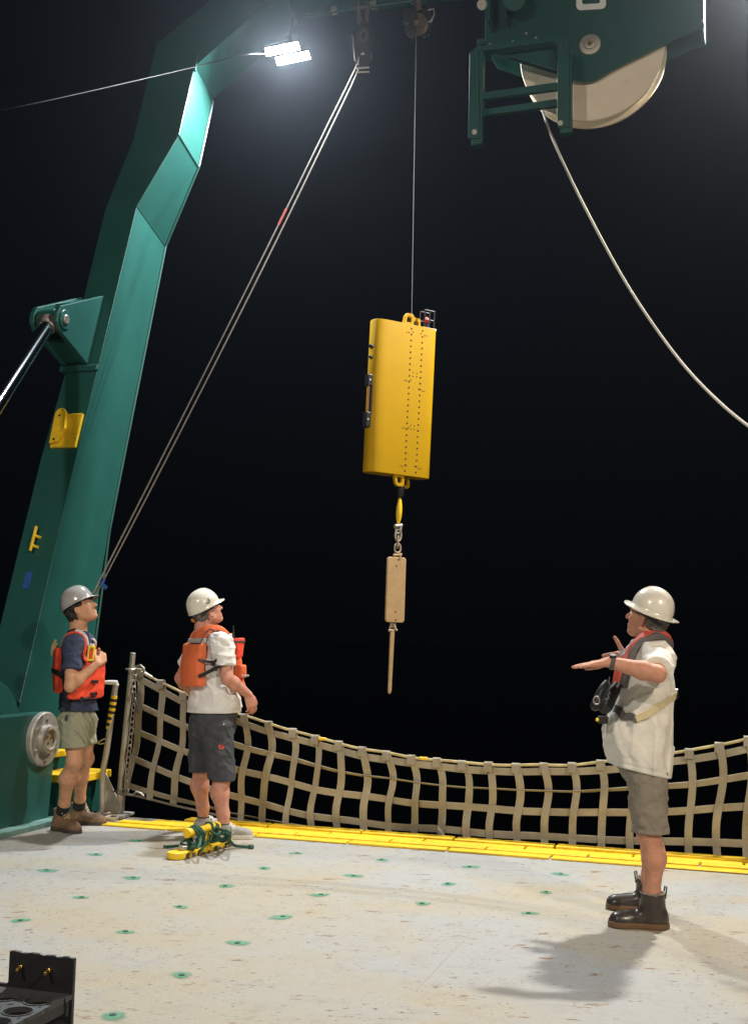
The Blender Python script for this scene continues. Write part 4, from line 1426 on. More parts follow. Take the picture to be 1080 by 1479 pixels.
# ================================================================== people
class Field:
    """smooth union of rounded cones and ellipsoids"""

    def __init__(self):
        self.p = []

    def cap(self, a, b, r1, r2=None, k=0.02):
        self.p.append(('c', np.asarray(a, float), np.asarray(b, float), r1, r1 if r2 is None else r2, k))
        return self

    def chain(self, pts, rs, k=0.02):
        for i in range(len(pts)-1):
            self.cap(pts[i], pts[i+1], rs[i], rs[i+1], k)
        return self

    def ell(self, c, axes, r, k=0.02, sub=False):
        self.p.append(('s' if sub else 'e', np.asarray(c, float), np.array(axes, float), np.asarray(r, float), None, k))
        return self

    def __add__(self, o):
        f = Field()
        f.p = self.p+o.p
        return f

    def __call__(self, P):
        d = np.full(len(P), 9.0)
        for t, a, b, r1, r2, k in self.p:
            if t == 'c':
                ab = b-a
                tt = np.clip((P-a) @ ab/max(1e-9, ab @ ab), 0, 1)
                q = P-a-tt[:, None]*ab
                e = np.sqrt((q*q).sum(1))-(r1+(r2-r1)*tt)
            else:
                q = (P-a) @ b.T
                k0 = np.sqrt(((q/r1)**2).sum(1))
                k1 = np.sqrt(((q/(r1*r1))**2).sum(1))
                e = k0*(k0-1)/np.maximum(k1, 1e-6)
            if t == 's':
                e = -e
                h = np.clip(0.5-0.5*(e-d)/k, 0, 1)       # smooth max
                d = e*(1-h)+d*h+k*h*(1-h) if False else np.maximum(d, e)
            else:
                h = np.clip(0.5+0.5*(e-d)/k, 0, 1)
                d = e*(1-h)+d*h-k*h*(1-h)
        return d


def smax(a, b, k=0.01):
    h = np.clip(0.5-0.5*(b-a)/k, 0, 1)
    return b*(1-h)+a*h+k*h*(1-h)


def smin(a, b, k=0.01):
    h = np.clip(0.5+0.5*(b-a)/k, 0, 1)
    return b*(1-h)+a*h-k*h*(1-h)


def half(p, n):
    """negative on the side the normal points away from"""
    p, n = np.asarray(p, float), nrm(n)
    return lambda P: (P-p) @ n


def wrinkle(seed, amp, scale, vert=0.4):
    r = np.random.default_rng(seed)
    D = r.normal(size=(5, 3))
    D[:, 2] *= vert
    D = D/np.linalg.norm(D, axis=1)[:, None]*scale*r.uniform(0.6, 1.5, 5)[:, None]
    ph = r.uniform(0, 6.28, 5)
    D2 = r.normal(size=(3, 3))*scale*0.35

    def w(P):
        off = np.sin(P @ D2[0])*0.9+np.sin(P @ D2[1]+1)*0.9
        s = np.zeros(len(P))
        for i in range(5):
            s += np.sin(P @ D[i]+ph[i]+off*1.3)
        return amp*s/2.2
    return w


def creases(k, warp, amp, seed, sharp=3.0):
    """sharp-crested cloth folds running across direction k"""
    r = np.random.default_rng(seed)
    k = np.asarray(k, float)
    W_ = r.normal(size=(3, 3))*warp
    ph = r.uniform(0, 6.28, 3)
    m = r.normal(size=3)*7

    def c_(P):
        o = sum(np.sin(P @ W_[i]+ph[i]) for i in range(3))
        s_ = np.abs(np.sin(P @ k+o*1.1))
        gate = .5+.5*np.sin(P @ m+o)
        return -amp*gate*((1-s_)**sharp)+amp*.35*gate
    return c_


def surface(name, fn, lo, hi, v, material, parent, **kw):
    lo, hi = np.asarray(lo, float), np.asarray(hi, float)
    ST = 4
    nb = np.ceil((hi-lo)/(v*ST)).astype(int)+1
    gx, gy, gz = [np.arange(n+1)*v*ST+l for n, l in zip(nb, lo)]
    G = np.stack(np.meshgrid(gx, gy, gz, indexing='ij'), -1).reshape(-1, 3)
    C_ = fn(G).reshape(nb+1)
    mn = np.full(nb, 9.0)
    mxv = np.full(nb, -9.0)
    for i in (0, 1):
        for j in (0, 1):
            for k in (0, 1):
                s = C_[i:i+nb[0], j:j+nb[1], k:k+nb[2]]
                mn = np.minimum(mn, np.abs(s))
    act = mn < v*ST*1.35
    n = nb*ST+1
    Fv = np.repeat(np.repeat(np.repeat(np.where(C_ < 0, -9., 9.), ST, 0), ST, 1), ST, 2)[:n[0], :n[1], :n[2]].astype(np.float32).copy()
    need = np.zeros(n, bool)
    ab = np.argwhere(act)
    big = np.repeat(np.repeat(np.repeat(act, ST, 0), ST, 1), ST, 2)
    for i in (0, 1):
        for j in (0, 1):
            for k in (0, 1):
                need[i:i+nb[0]*ST, j:j+nb[1]*ST, k:k+nb[2]*ST] |= big
    idx = np.argwhere(need)
    Fv[need] = fn(lo+idx*v)
    ins = Fv < 0
    cnt = np.zeros(n-1, np.int8)
    for i in (0, 1):
        for j in (0, 1):
            for k in (0, 1):
                cnt += ins[i:i+n[0]-1, j:j+n[1]-1, k:k+n[2]-1]
    cells = np.argwhere((cnt > 0) & (cnt < 8))
    if len(cells) == 0:
        raise RuntimeError('empty surface '+name)
    acc = np.zeros((len(cells), 3))
    num = np.zeros(len(cells))
    cor = [(0, 0, 0), (1, 0, 0), (0, 1, 0), (1, 1, 0), (0, 0, 1), (1, 0, 1), (0, 1, 1), (1, 1, 1)]
    val = [Fv[cells[:, 0]+a, cells[:, 1]+b, cells[:, 2]+c_] for a, b, c_ in cor]
    for a in range(8):
        for ax_i, b in ((0, a ^ 1), (1, a ^ 2), (2, a ^ 4)):
            if b < a:
                continue
            va, vb = val[a], val[b]
            m = (va < 0) != (vb < 0)
            t = np.where(m, va/np.where(m, va-vb, 1), 0)
            p = np.tile(np.array(cor[a], float), (len(cells), 1))
            p[:, ax_i] += t
            acc[m] += p[m]
            num[m] += 1
    V = lo+(cells+acc/num[:, None])*v
    vid = np.full(n-1, -1, np.int32)
    vid[cells[:, 0], cells[:, 1], cells[:, 2]] = np.arange(len(cells))
    quads = []
    for ax_i in range(3):
        o1, o2 = (ax_i+1) % 3, (ax_i+2) % 3
        a = [slice(None)]*3
        b = [slice(None)]*3
        a[ax_i], b[ax_i] = slice(0, n[ax_i]-1), slice(1, n[ax_i])
        ch_ = ins[tuple(a)] != ins[tuple(b)]
        e = np.argwhere(ch_)
        e = e[(e[:, o1] > 0) & (e[:, o2] > 0) & (e[:, o1] < n[o1]-1) & (e[:, o2] < n[o2]-1)]
        if len(e) == 0:
            continue
        d1 = np.zeros(3, int)
        d2 = np.zeros(3, int)
        d1[o1] = 1
        d2[o2] = 1
        q = []
        for s in (e-d1-d2, e-d2, e, e-d1):
            q.append(vid[s[:, 0], s[:, 1], s[:, 2]])
        q = np.stack(q, 1)
        fl = ~ins[e[:, 0], e[:, 1], e[:, 2]]
        q[fl] = q[fl][:, ::-1]
        quads.append(q)
    Q_ = np.concatenate(quads)
    Q_ = Q_[(Q_ >= 0).all(1)]
    return link_mesh(name, V, Q_, material, parent, smooth=True, auto=False, **kw)


def frame_of(fwd2, pitch=0.0, roll=0.0):
    """forward, left, up from a horizontal heading and an upward pitch (degrees)"""
    f = nrm([fwd2[0], fwd2[1], 0])
    l = np.cross(Z, f)
    p = math.radians(pitch)
    fu = f*math.cos(p)+Z*math.sin(p)
    u = np.cross(fu, l)
    r = math.radians(roll)
    l2 = l*math.cos(r)+u*math.sin(r)
    u2 = np.cross(fu, l2)
    return fu, l2, u2


def head_field(c0, fr, neck_base, neck_r=0.058):
    f, l, u = fr
    H = lambda a, b, c_: c0+f*a+l*b+u*c_
    ax_ = (f, l, u)
    h = Field()
    h.ell(H(-.012, 0, .035), ax_, (.099, .077, .096), 0.02)
    h.ell(H(.030, 0, -.030), ax_, (.062, .060, .085), 0.03)
    for s in (-1, 1):
        h.cap(H(.0, s*.052, -.055), H(.062, s*.016, -.092), .024, .020, 0.03)
        h.ell(H(.062, s*.040, -.018), ax_, (.026, .024, .024), 0.02)
        h.ell(H(.052, s*.040, -.050), ax_, (.026, .020, .030), 0.02)
    h.ell(H(.080, 0, -.095), ax_, (.019, .021, .016), 0.014)
    h.cap(H(.084, -.036, .030), H(.084, .036, .030), .012, .012, 0.012)
    h.cap(H(.090, 0, .020), H(.117, 0, -.022), .0085, .0120, 0.010)
    for s in (-1, 1):
        h.ell(H(.098, s*.012, -.026), ax_, (.012, .009, .009), 0.008)
    h.cap(H(.090, -.018, -.056), H(.090, .018, -.056), .0085, .0085, 0.008)
    h.cap(H(.088, -.016, -.070), H(.088, .016, -.070), .0095, .0095, 0.008)
    h.ell(H(.104, 0, -.0632), ax_, (.014, .024, .0025), 0.002, sub=True)
    for s in (-1, 1):
        h.ell(H(.096, s*.033, .008), ax_, (.016, .017, .011), 0.004, sub=True)
        e = (nrm(f*.94+l*s*-.2), nrm(l+f*s*.35), u)
        h.ell(H(-.006, s*.080, -.010), e, (.019, .008, .033), 0.006)
        h.ell(H(-.002, s*.0885, -.006), e, (.010, .006, .018), 0.004, sub=True)
    h.cap(H(-.030, 0, -.045), np.asarray(neck_base, float), neck_r*.94, neck_r*1.10, 0.022)
    h.cap(H(-.055, 0, -.02), np.asarray(neck_base, float)-f*0.02, neck_r*.82, neck_r*.95, 0.03)
    return h, H


def hand_field(w, d, nrm_palm, thumb_dir, curl=(0.1, 0.1, 0.1), spread=0.0, thumb_open=0.6, sc=1.0, thumb_curl=0.3):
    """w wrist, d direction to the fingers, nrm_palm the palm side, thumb_dir sideways"""
    d = nrm(d)
    t = nrm(np.asarray(thumb_dir)-d*(np.asarray(thumb_dir) @ d))
    nn = nrm(np.asarray(nrm_palm)-d*(np.asarray(nrm_palm) @ d)-t*(np.asarray(nrm_palm) @ t))
    h = Field()
    kn = []
    for i, (o, l_) in enumerate(((.030, .088), (.010, .092), (-.010, .088), (-.029, .080))):
        k_ = w+(d*l_+t*o)*sc
        kn.append(k_)
        h.cap(w+t*o*.55*sc+d*.012*sc, k_, .0155*sc, .0125*sc, 0.014)
    lens = ((.042, .025, .020), (.046, .028, .021), (.042, .026, .020), (.033, .020, .018))
    for i in range(4):
        a = 0
        p = kn[i]
        r = (.0098, .0100, .0096, .0086)[i]*sc
        sp_ = (1.5-i)*spread
        for j in range(3):
            a += curl[j]*(1+0.08*i)
            q = p+((d*math.cos(sp_)+t*math.sin(sp_))*math.cos(a)+nn*math.sin(a))*lens[i][j]*sc
            h.cap(p, q, r, r*.90, 0.004)
            p, r = q, r*.90
    b0 = w+(d*.022+t*.022+nn*.008)*sc
    b1 = b0+nrm(d*(1-thumb_open)+t*(0.35+thumb_open)+nn*.35)*.045*sc
    b2 = b1+nrm(d*(1.1-thumb_open)+t*(thumb_open*.8+.05)+nn*thumb_curl)*.034*sc
    b3 = b2+nrm(d*(1.2-thumb_open)+t*(thumb_open*.7)+nn*thumb_curl*1.2)*.027*sc
    h.cap(b0, b1, .0165*sc, .0125*sc, 0.012)
    h.cap(b1, b2, .0120*sc, .0108*sc, 0.004)
    h.cap(b2, b3, .0108*sc, .0090*sc, 0.004)
    return h


def torso_field(pelvis, chest, shl, shr, heading, stout=1.0, belly=0.0):
    f, l, u0 = frame_of(heading)
    u = nrm(chest-pelvis)
    l = nrm(shl-shr)
    f = nrm(np.cross(l, u))
    l = np.cross(u, f)
    ax_ = (f, l, u)
    t = Field()
    t.ell(pelvis, ax_, (.118*stout, .168*stout, .135), .05)
    t.ell(pelvis*.5+chest*.5, ax_, (.112*stout, .152*stout, .19), .07)
    t.ell(chest, ax_, (.122*stout, .170*stout, .185), .07)
    if belly:
        t.ell(pelvis*.62+chest*.38+f*.055, ax_, (.10+belly, .135*stout+belly*.4, .155), .08)
    mid = (shl+shr)/2
    t.cap(shl*.86+mid*.14, shr*.86+mid*.14, .068, .068, .06)
    t.cap(shl*.55+mid*.45+u*.005, mid+u*.055, .045, .05, .05)
    t.cap(shr*.55+mid*.45+u*.005, mid+u*.055, .045, .05, .05)
    return t, (f, l, u)


def arm_field(sh, el, wr, sc=1.0):
    a = Field()
    a.cap(sh, sh*.6+el*.4, .056*sc, .052*sc, .03)
    a.cap(sh*.6+el*.4, el, .052*sc, .041*sc, .03)
    m = el*.7+wr*.3
    a.cap(el, m, .041*sc, .0445*sc, .02)
    a.cap(m, wr, .0445*sc, .0275*sc, .02)
    return a


def leg_field(hip, knee, ankle, back, sc=1.0):
    a = Field()
    a.cap(hip, hip*.5+knee*.5, .088*sc, .074*sc, .04)
    a.cap(hip*.5+knee*.5, knee, .074*sc, .055*sc, .04)
    a.ell(knee-back*.012, (back, np.cross(Z, back), Z), (.052*sc, .050*sc, .06), .03)
    c1 = knee*.68+ankle*.32+back*.020
    a.cap(knee, c1, .052*sc, .059*sc, .04)
    a.cap(c1, knee*.25+ankle*.75, .059*sc, .041*sc, .04)
    a.cap(knee*.25+ankle*.75, ankle, .041*sc, .036*sc, .03)
    return a


def helmet(parent, c0, fr, material, full_brim, up=0.040, rf=.138, rs=.116, rh=.132, tilt=0.0, ridges=True, ratchet=None):
    f, l, u = fr
    if tilt:
        t = math.radians(tilt)
        f, u = nrm(f*math.cos(t)+u*math.sin(t)), nrm(u*math.cos(t)-f*math.sin(t))
    c_ = c0+u*up-f*.008
    n, m = 64, 18
    vs, fs = [], []
    for j in range(m+1):
        ph = (math.pi/2)*j/m
        for i in range(n):
            th = 2*math.pi*i/n
            cp, sp_ = math.cos(ph)**0.92, math.sin(ph)
            bul = 1.0
            b = math.cos(th)*math.sin(ph)
            s_ = math.sin(th)*sp_
            if ridges:
                w = sum(math.exp(-((s_*rs-o)/.010)**2)*a for o, a in ((0, .030), (.042, .018), (-.042, .018)))
                bul += w*min(1, cp*1.6)*(1 if math.cos(th) > -2 else 0)
            vs.append(c_+f*rf*math.cos(th)*sp_**0.9*bul+l*rs*math.sin(th)*sp_**0.9*bul+u*rh*cp*bul)
    def ringrow(out_f, drop):
        for i in range(n):
            th = 2*math.pi*i/n
            o = out_f(th)
            vs.append(c_+f*(rf+o)*math.cos(th)+l*(rs+o)*math.sin(th)+u*drop(th))
    if full_brim:
        w = lambda th: .030+.012*abs(math.cos(th))**2
        dr = lambda th: -.004-.008*abs(math.sin(th))
    else:
        w = lambda th: .005+.037*max(0, math.cos(th))**1.6
        dr = lambda th: -.004-.012*max(0, math.cos(th))**2
    ringrow(lambda th: w(th)*.35, lambda th: dr(th)*.6)
    ringrow(w, dr)
    ringrow(w, lambda th: dr(th)-.006)
    ringrow(lambda th: -.004, lambda th: -.006)
    rows = m+5
    for j in range(rows-1):
        for i in range(n):
            k2 = (i+1) % n
            fs.append([j*n+i, (j+1)*n+i, (j+1)*n+k2, j*n+k2])
    h = link_mesh('hard_hat', vs, fs, material, parent, auto=False)
    # inner harness band round the head, showing at the back
    pts = []
    for i in range(25):
        th = math.radians(70+220*i/24)
        k_ = max(0, -math.cos(th))
        pts.append(c_+f*(.105*math.cos(th)-.005)+l*.088*math.sin(th)-u*(.018+.035*k_))
    N = len(pts)
    MB().ribbon(pts, [u]*N, [nrm(p-c_-u*((p-c_) @ u)) for p in pts], .022, .005).build('harness_band', MT['black'], h)
    if ratchet:
        p = pts[N//2]
        MB().box(p-f*.006, l, u, f, .030, .015, .008).build('ratchet', MT['black'], h, smooth=False, bevel=.003)
        for s in (-1, 1):
            MB().box(p-f*.016+l*s*.014, l, u, f, .008, .013, .004).build('ratchet_grip', ratchet, h, smooth=False, bevel=.002)
    return h, c_, (f, l, u)


def box_of(pts, pad):
    P = np.array(pts)
    return P.min(0)-pad, P.max(0)+pad


def shoe(parent, name, ankle, heading, Lf, upper_m, sole_m, shaft, sole_h=0.024, heel=True, width=.047, v=.0045, toe_h=.055, shaft_r=.053, rim=None, spur=None):
    f = nrm([heading[0], heading[1], 0])
    l = np.cross(Z, f)
    g0 = np.array([ankle[0], ankle[1], 0])
    b = g0-f*(Lf*.26)
    P_ = lambda a, s, z: b+f*a*Lf+l*s+Z*z
    fo = Field()
    fo.ell(P_(.16, 0, .040), (f, l, Z), (Lf*.16, width*.82, .050), .03)
    fo.cap(P_(.16, 0, .045), P_(.48, 0, .046), width*.82, width*.92, .03)
    fo.ell(P_(.70, 0, .032), (f, l, Z), (Lf*.22, width*1.06, toe_h*.86), .03)
    fo.ell(P_(.84, .003, .030), (f, l, Z), (Lf*.15, width*.90, toe_h*.70), .03)
    fo.cap(P_(.27, 0, .060), P_(.62, 0, .058), width*.80, width*.55, .03)
    ank = np.array([ankle[0], ankle[1], ankle[2]])
    top = ank+nrm(ank*0+Z)*0
    fo.cap(P_(.25, 0, .06), np.array([ankle[0], ankle[1], shaft]), shaft_r, shaft_r*.98, .035)
    w = wrinkle(int(abs(ankle[0])*1000) % 97+3, .0016, 55, 1.0)
    cut = half([0, 0, shaft], [0, 0, 1])

    def up(P):
        return np.maximum(smax(fo(P)+w(P), cut(P), .006), 0.012-P[:, 2])
    lo, hi = box_of([b-f*.05-l*.09, b-f*.05+l*.09, b+f*(Lf+.03)+l*.09, b+f*(Lf+.03)-l*.09, np.array([ankle[0], ankle[1], shaft+.02])], .03)
    lo[2] = -.01
    bt = surface(name, up, lo, hi, v, upper_m, parent)

    def so(P):
        q = P.copy()
        q[:, 2] = np.clip(q[:, 2], .03, None)*1.0
        d = fo(np.c_[P[:, :2], np.full(len(P), .035)])-.0035
        d = smax(d, P[:, 2]-sole_h, .004)
        d = np.maximum(d, .001-P[:, 2])
        if heel:
            a = ((P-b) @ f)/Lf
            arch = .010*np.exp(-((a-.40)/.07)**2)
            d = np.maximum(d, arch-P[:, 2])
        return d
    surface('sole', so, lo, np.array([hi[0], hi[1], .06]), v*.8, sole_m, bt)
    return bt, P_, f, l


def laces(bt, P_, l, n=4, m='lace', z0=.085, z1=.15, a0=.50, a1=.30):
    mb = MB()
    for i in range(n):
        t = i/(n-1)
        a, z = a0+(a1-a0)*t, z0+(z1-z0)*t
        mb.tube([P_(a, -.030, z-.012), P_(a+.02, 0, z+.004), P_(a, .030, z-.012)], .0038, 6)
        if i < n-1:
            a2, z2 = a0+(a1-a0)*(i+1)/(n-1), z0+(z1-z0)*(i+1)/(n-1)
            mb.tube([P_(a, -.030, z-.012), P_((a+a2)/2+.02, 0, (z+z2)/2), P_(a2, .030, z2-.012)], .0036, 6)
    mb.tube([P_(a1+.02, 0, z1), P_(a1+.06, -.03, z1), P_(a1+.07, -.045, z1-.03), P_(a1+.03, -.03, z1-.01)], .0034, 6)
    mb.build('laces', MT[m], bt)


def eyes(H, fr, root):
    f, l, u = fr
    for s in (-1, 1):
        c_ = H(.0815, s*.032, .008)
        MB().sphere(c_, .0115, 12, 8).build('eye', MT['eye'], root)
        MB().sphere(c_+f*.0062, .0065, 10, 6).build('iris', MT['hair_dark'], root)


def hair_surface(root, c0, fr, m, low=-.055, thick=.012, seed=1, v=.005, back_len=.0, amp=.003, front=.035):
    f, l, u = fr
    H = lambda a, b, c_: c0+f*a+l*b+u*c_
    hf = Field()
    hf.ell(H(-.012, 0, .035), fr, (.099+thick, .077+thick*.8, .096+thick*.4), .02)
    hf.ell(H(-.050, 0, -.02), fr, (.058+thick, .062+thick*.6, .06+back_len), .03)
    w = wrinkle(seed, amp, 180, 1.0)
    w2 = wrinkle(seed+5, amp*.8, 70, 1.0)

    def fn(P):
        q = P-c0
        a, b, z = q @ f, q @ l, q @ u
        d = hf(P)+w(P)+w2(P)
        # hairline: behind the ear below, temples above
        line = np.where(z > .0, front-0.2*np.clip(z-.02, 0, 1), -.022+.0*z)
        side = np.where((z < 0.012) & (z > -.03), np.where(a > -.028, a+.028, -9), -9)
        d = smax(d, a-np.where(z > .012, .045, -.026), .008)
        d = smax(d, low-z-0.25*(np.abs(b)), .01)
        return d
    return surface('hair', fn, *box_of([H(-.16, -.13, -.13), H(.12, .13, .16), H(-.16, .13, .16), H(.12, -.13, -.13), H(-.16, .13, -.13), H(.12, .13, -.13)], .02), v, m, root)


def band_over(parent, name, pts, fn_normal, w, t, m, n=6, **kw):
    p = catmull(pts, n)
    N = len(p)
    nd, wd = [], []
    for i in range(N):
        tan = nrm(p[min(i+1, N-1)]-p[max(0, i-1)])
        nn = nrm(fn_normal(p[i]))
        nn = nrm(nn-tan*(nn @ tan))
        nd.append(nn)
        wd.append(np.cross(tan, nn))
    return MB().ribbon(p, wd, nd, w, t).build(name, m, parent, **kw)


def grad_of(fn, e=.004):
    def g_(p):
        p = np.asarray(p, float)
        P = np.array([p+np.array(o)*e for o in ((1, 0, 0), (-1, 0, 0), (0, 1, 0), (0, -1, 0), (0, 0, 1), (0, 0, -1))])
        d = fn(P)
        return np.array([d[0]-d[1], d[2]-d[3], d[4]-d[5]])
    return g_


def stick(fn, p, off, it=6):
    """slide a point on to the level set fn = off"""
    p = np.asarray(p, float).copy()
    g_ = grad_of(fn)
    for _ in range(it):
        n = nrm(g_(p))
        p = p-n*(fn(p[None])[0]-off)*.9
    return p


def wrap_band(parent, name, fn, pts, off, w, t, m, n=8, **kw):
    p = [stick(fn, q, off) for q in catmull(pts, n)]
    for _ in range(4):
        p = [p[0]]+[(p[i-1]+2*p[i]+p[i+1])/4 for i in range(1, len(p)-1)]+[p[-1]]
    g_ = grad_of(fn, .02)
    nd = [nrm(g_(q)) for q in p]
    N = len(p)
    wd = []
    for i in range(N):
        tan = nrm(p[min(i+1, N-1)]-p[max(0, i-1)])
        nd[i] = nrm(nd[i]-tan*(nd[i] @ tan))
        wd.append(np.cross(tan, nd[i]))
    return MB().ribbon(p, wd, nd, w, t).build(name, m, parent, **kw)


# ------------------------------------------------------------------ right-hand man
def man_signalling():
    Yb = 6.70
    J = lambda x, y, d=0.0: at(x, y, Yb+d)
    g0 = ground(918, 1338)
    root = thing('person', 'man in full-brim white hard hat and rubber boots holding one arm out flat', 'person', g0)
    hd = nrm([-1, .10, 0])
    pelvis, chest = J(929, 1098), J(929, 990)
    shl, shr = J(950, 952, -.19), J(925, 949, .19)
    tf, tfr = torso_field(pelvis, chest, shl, shr, hd, 1.06, .035)
    f, l, u = tfr
    hc = J(935, 893)
    hfr = frame_of((-.80, .60), 14, 0)
    nb = J(937, 938, 0)
    hf, H = head_field(hc, hfr, nb, .062)
    ell_, wrl = J(949, 974, -.44), J(880, 956.5, -.40)
    elr, wrr = J(922, 1000, .36), J(909, 951, .24)
    hl, kl, al = J(932, 1105, -.09), J(937.5, 1203, -.08), J(942, 1318, -.03)
    gr = ground(936, 1316)
    hr, kr, ar = J(931, 1103, .10), J(938, 1198, .24), gr+Z*.085
    al[2] = .085
    body = tf+hf
    for s, e, w in ((shl, ell_, wrl), (shr, elr, wrr)):
        body = body+arm_field(s, e, w, 1.05)
    body = body+hand_field(wrl, J(823, 963.5, -.36)-wrl, -Z+np.array([0, -.1, 0]), np.array([.05, 1, .12]), (.03, .02, .03), .0, .02, 1.02, .05)
    body = body+hand_field(wrr, np.array([-.45, .85, -.05]), np.array([-.6, -.3, -.2]), np.array([-.30, 0, .95]), (.3, .3, .2), .0, .85, 1.08, .0)
    for h_, k_, a_ in ((hl, kl, al), (hr, kr, ar)):
        body = body+leg_field(h_, k_, a_, -hd, 1.0)
    for a_ in (al, ar):
        body.cap(np.array([a_[0], a_[1], .06]), np.array([a_[0], a_[1], .04])+hd*.12, .034, .026, .02)
    pts = [hc+Z*.15, hc-Z*.15+hd*.14, hc-hd*.14, al-Z*.08-hd*.05, ar-Z*.08+hd*.2, ell_, wrl, J(818, 965, -.40), elr, shr, shl]
    surface('body', body, *box_of(pts, .09), .0055, MT['skin_red'], root)
    eyes(H, hfr, root)
    # shirt
    arms = Field()
    arms.cap(shl*.98+chest*.02, shl*.15+ell_*.85, .082, .080, .03)
    arms.cap(shr*.98+chest*.02, shr*.25+elr*.75, .080, .078, .03)
    sk_ = Field()
    sk_.ell(pelvis+f*.012+u*.04, (f, l, u), (.144, .186, .235), .05)
    sk_.ell(pelvis+f*.016-u*.10, (f, l, u), (.160, .192, .30), .05)
    w1 = wrinkle(11, .0075, 26, .30)
    w2 = wrinkle(12, .0050, 58, .35)
    cr1 = creases((22, 14, -4), 5, .011, 13)
    cr2 = creases((8, 6, 26), 6, .010, 14)
    hem = half(J(922, 1113), (-.21, 0, -1))
    cl_ = half(shl*.17+ell_*.83, ell_-shl)
    cr_ = half(shr*.28+elr*.72, elr-shr)
    neck = Field().cap(nb-Z*.02+hfr[0]*.015, hc, .072, .070)

    def shirt(P):
        d = tf(P)-.026
        a = arms(P)
        sl = np.where((P-chest) @ l > 0, smax(a, cl_(P), .008), smax(a, cr_(P), .008))
        d = smin(d, sl, .035)
        d = smin(d, sk_(P), .07)
        q = P-pelvis
        low = np.clip((chest[2]+.02-P[:, 2])/.25, 0, 1)
        d = d+cr1(P)*low+cr2(P)*(1-low*.5)
        ang = np.arctan2(q @ l, q @ f)
        drop = np.clip((chest[2]-P[:, 2])/.35, 0, 1)
        d = d+w1(P)*(.4+.7*drop)+w2(P)+.005*drop*np.sin(ang*9+2*np.sin(ang*3+P[:, 2]*3))
        hm = hem(P)
        d = d+.0035*np.exp(-((hm+.024)/.006)**2)
        d = smax(d, hm, .006)
        return smax(d, -neck(P), .01)
    surface('shirt', shirt, *box_of([pelvis-u*.2-f*.2-l*.25, pelvis+f*.25+l*.25, shl+Z*.12, shr+Z*.1, ell_, elr, nb], .10), .006, MT['stained_cotton'], root)
    # shorts
    sh = Field()
    sh.ell(pelvis-f*.010, (f, l, Z), (.135, .178, .15), .04)
    sh.cap(hl+Z*.02-f*.010, kl+hd*-.006, .106, .095, .03)
    sh.cap(hr+Z*.02-f*.010, kr, .106, .095, .03)
    ws = wrinkle(21, .0045, 42, .8)
    ws2 = wrinkle(22, .0036, 80, .8)
    hz1 = half(J(927, 1203, -.08), (0, 0, -1))

    under = tf+leg_field(hl, kl, al, -hd, 1.0)+leg_field(hr, kr, ar, -hd, 1.0)

    def shorts(P):
        d = smax(smin(sh(P), under(P)-.014, .02)+ws(P)+ws2(P)+creases((24, 16, 14), 7, .010, 23)(P), hz1(P), .006)
        return smax(d, hem(P)*-1-.045, .006)
    so = surface('shorts', shorts, *box_of([pelvis+Z*.12-f*.2-l*.22, pelvis+f*.2+l*.22, kl, kr], .13), .006, MT['taupe'], root)
    MB().tube([stick(shorts, J(x, y, -.2), .001) for x, y in ((921, 1118), (921.5, 1140), (922, 1165), (921.5, 1200))], .0022, 5).build('side_seam', MT['taupe'], so)
    # rubber ankle boots
    for a_, dirn, nm in ((al, (-1, .03), 0), (ar, (-.98, .16), 1)):
        bt, P_, bf, bl_ = shoe(root, 'boot', a_, dirn, .320, MT['rubber'], MT['gum'], .180, .030, False, .050, .0045, .062, .068)
        c_ = np.array([a_[0], a_[1], .181])
        MB().torus(c_, Z, .062, .0062, 28, 8).build('lining_rim', MT['taupe'], bt)
        for s in (-1, 1):
            p = c_+nrm([dirn[0], dirn[1], 0])*.062*s
            e = nrm([dirn[0], dirn[1], 0])*s
            MB().tube([p-Z*.03+e*.006, p+Z*.01+e*.012, p+Z*.034+e*.014, p+Z*.036+e*.004, p+Z*.01+e*.0]+[], .0042, 6).build('pull_loop', MT['black'], bt)
    # hair, hat
    hair_surface(root, hc, hfr, MT['hair_grey'], -.075, .010, 4, .005, .012, .003, .03)
    helmet(root, hc, hfr, MT['helmet_white'], True, .050, .118, .106, .128, tilt=8, ratchet=None)
    # inflatable vest
    sf = lambda P: tf(P)-.022 if False else shirt(P)
    grey = [J(968, 931, .0), J(955, 930, -.08), J(935, 937, -.13), J(915, 950, -.14), J(902, 972, -.14), J(890, 994, -.14)]
    red = [J(962, 925, .0), J(950, 925, -.07), J(928, 935, -.11), J(910, 948, -.115), J(897, 962, -.11), J(884, 988, -.11)]
    v = wrap_band(root, 'vest_collar', sf, grey, .020, .055, .034, MT['grey_web'], bevel=.008)
    wrap_band(root, 'vest_lining', sf, red, .030, .056, .030, MT['red_web'], bevel=.008)
    far = [J(962, 928, .04), J(945, 932, .10), J(926, 943, .13), J(916, 950, .13)]
    wrap_band(root, 'vest_collar', sf, far, .020, .070, .034, MT['grey_web'], bevel=.008)
    lo_ = [J(893, 988, -.15), J(884, 1003, -.16), J(877, 1018, -.165), J(869, 1030, -.17)]
    lp = catmull(lo_, 6)
    pod = MB().tube(lp, list(np.interp(np.linspace(0, 1, len(lp)), [0, .2, .7, .9, 1], [.024, .032, .036, .028, .012])), 14).build('inflator_pod', MT['black_metal'], root)
    lo2 = [p+np.array([.0, .27, 0]) for p in lp]
    MB().tube(lo2, list(np.interp(np.linspace(0, 1, len(lp)), [0, .2, .7, .9, 1], [.024, .032, .036, .028, .012])), 14).build('inflator_pod', MT['black_metal'], root)
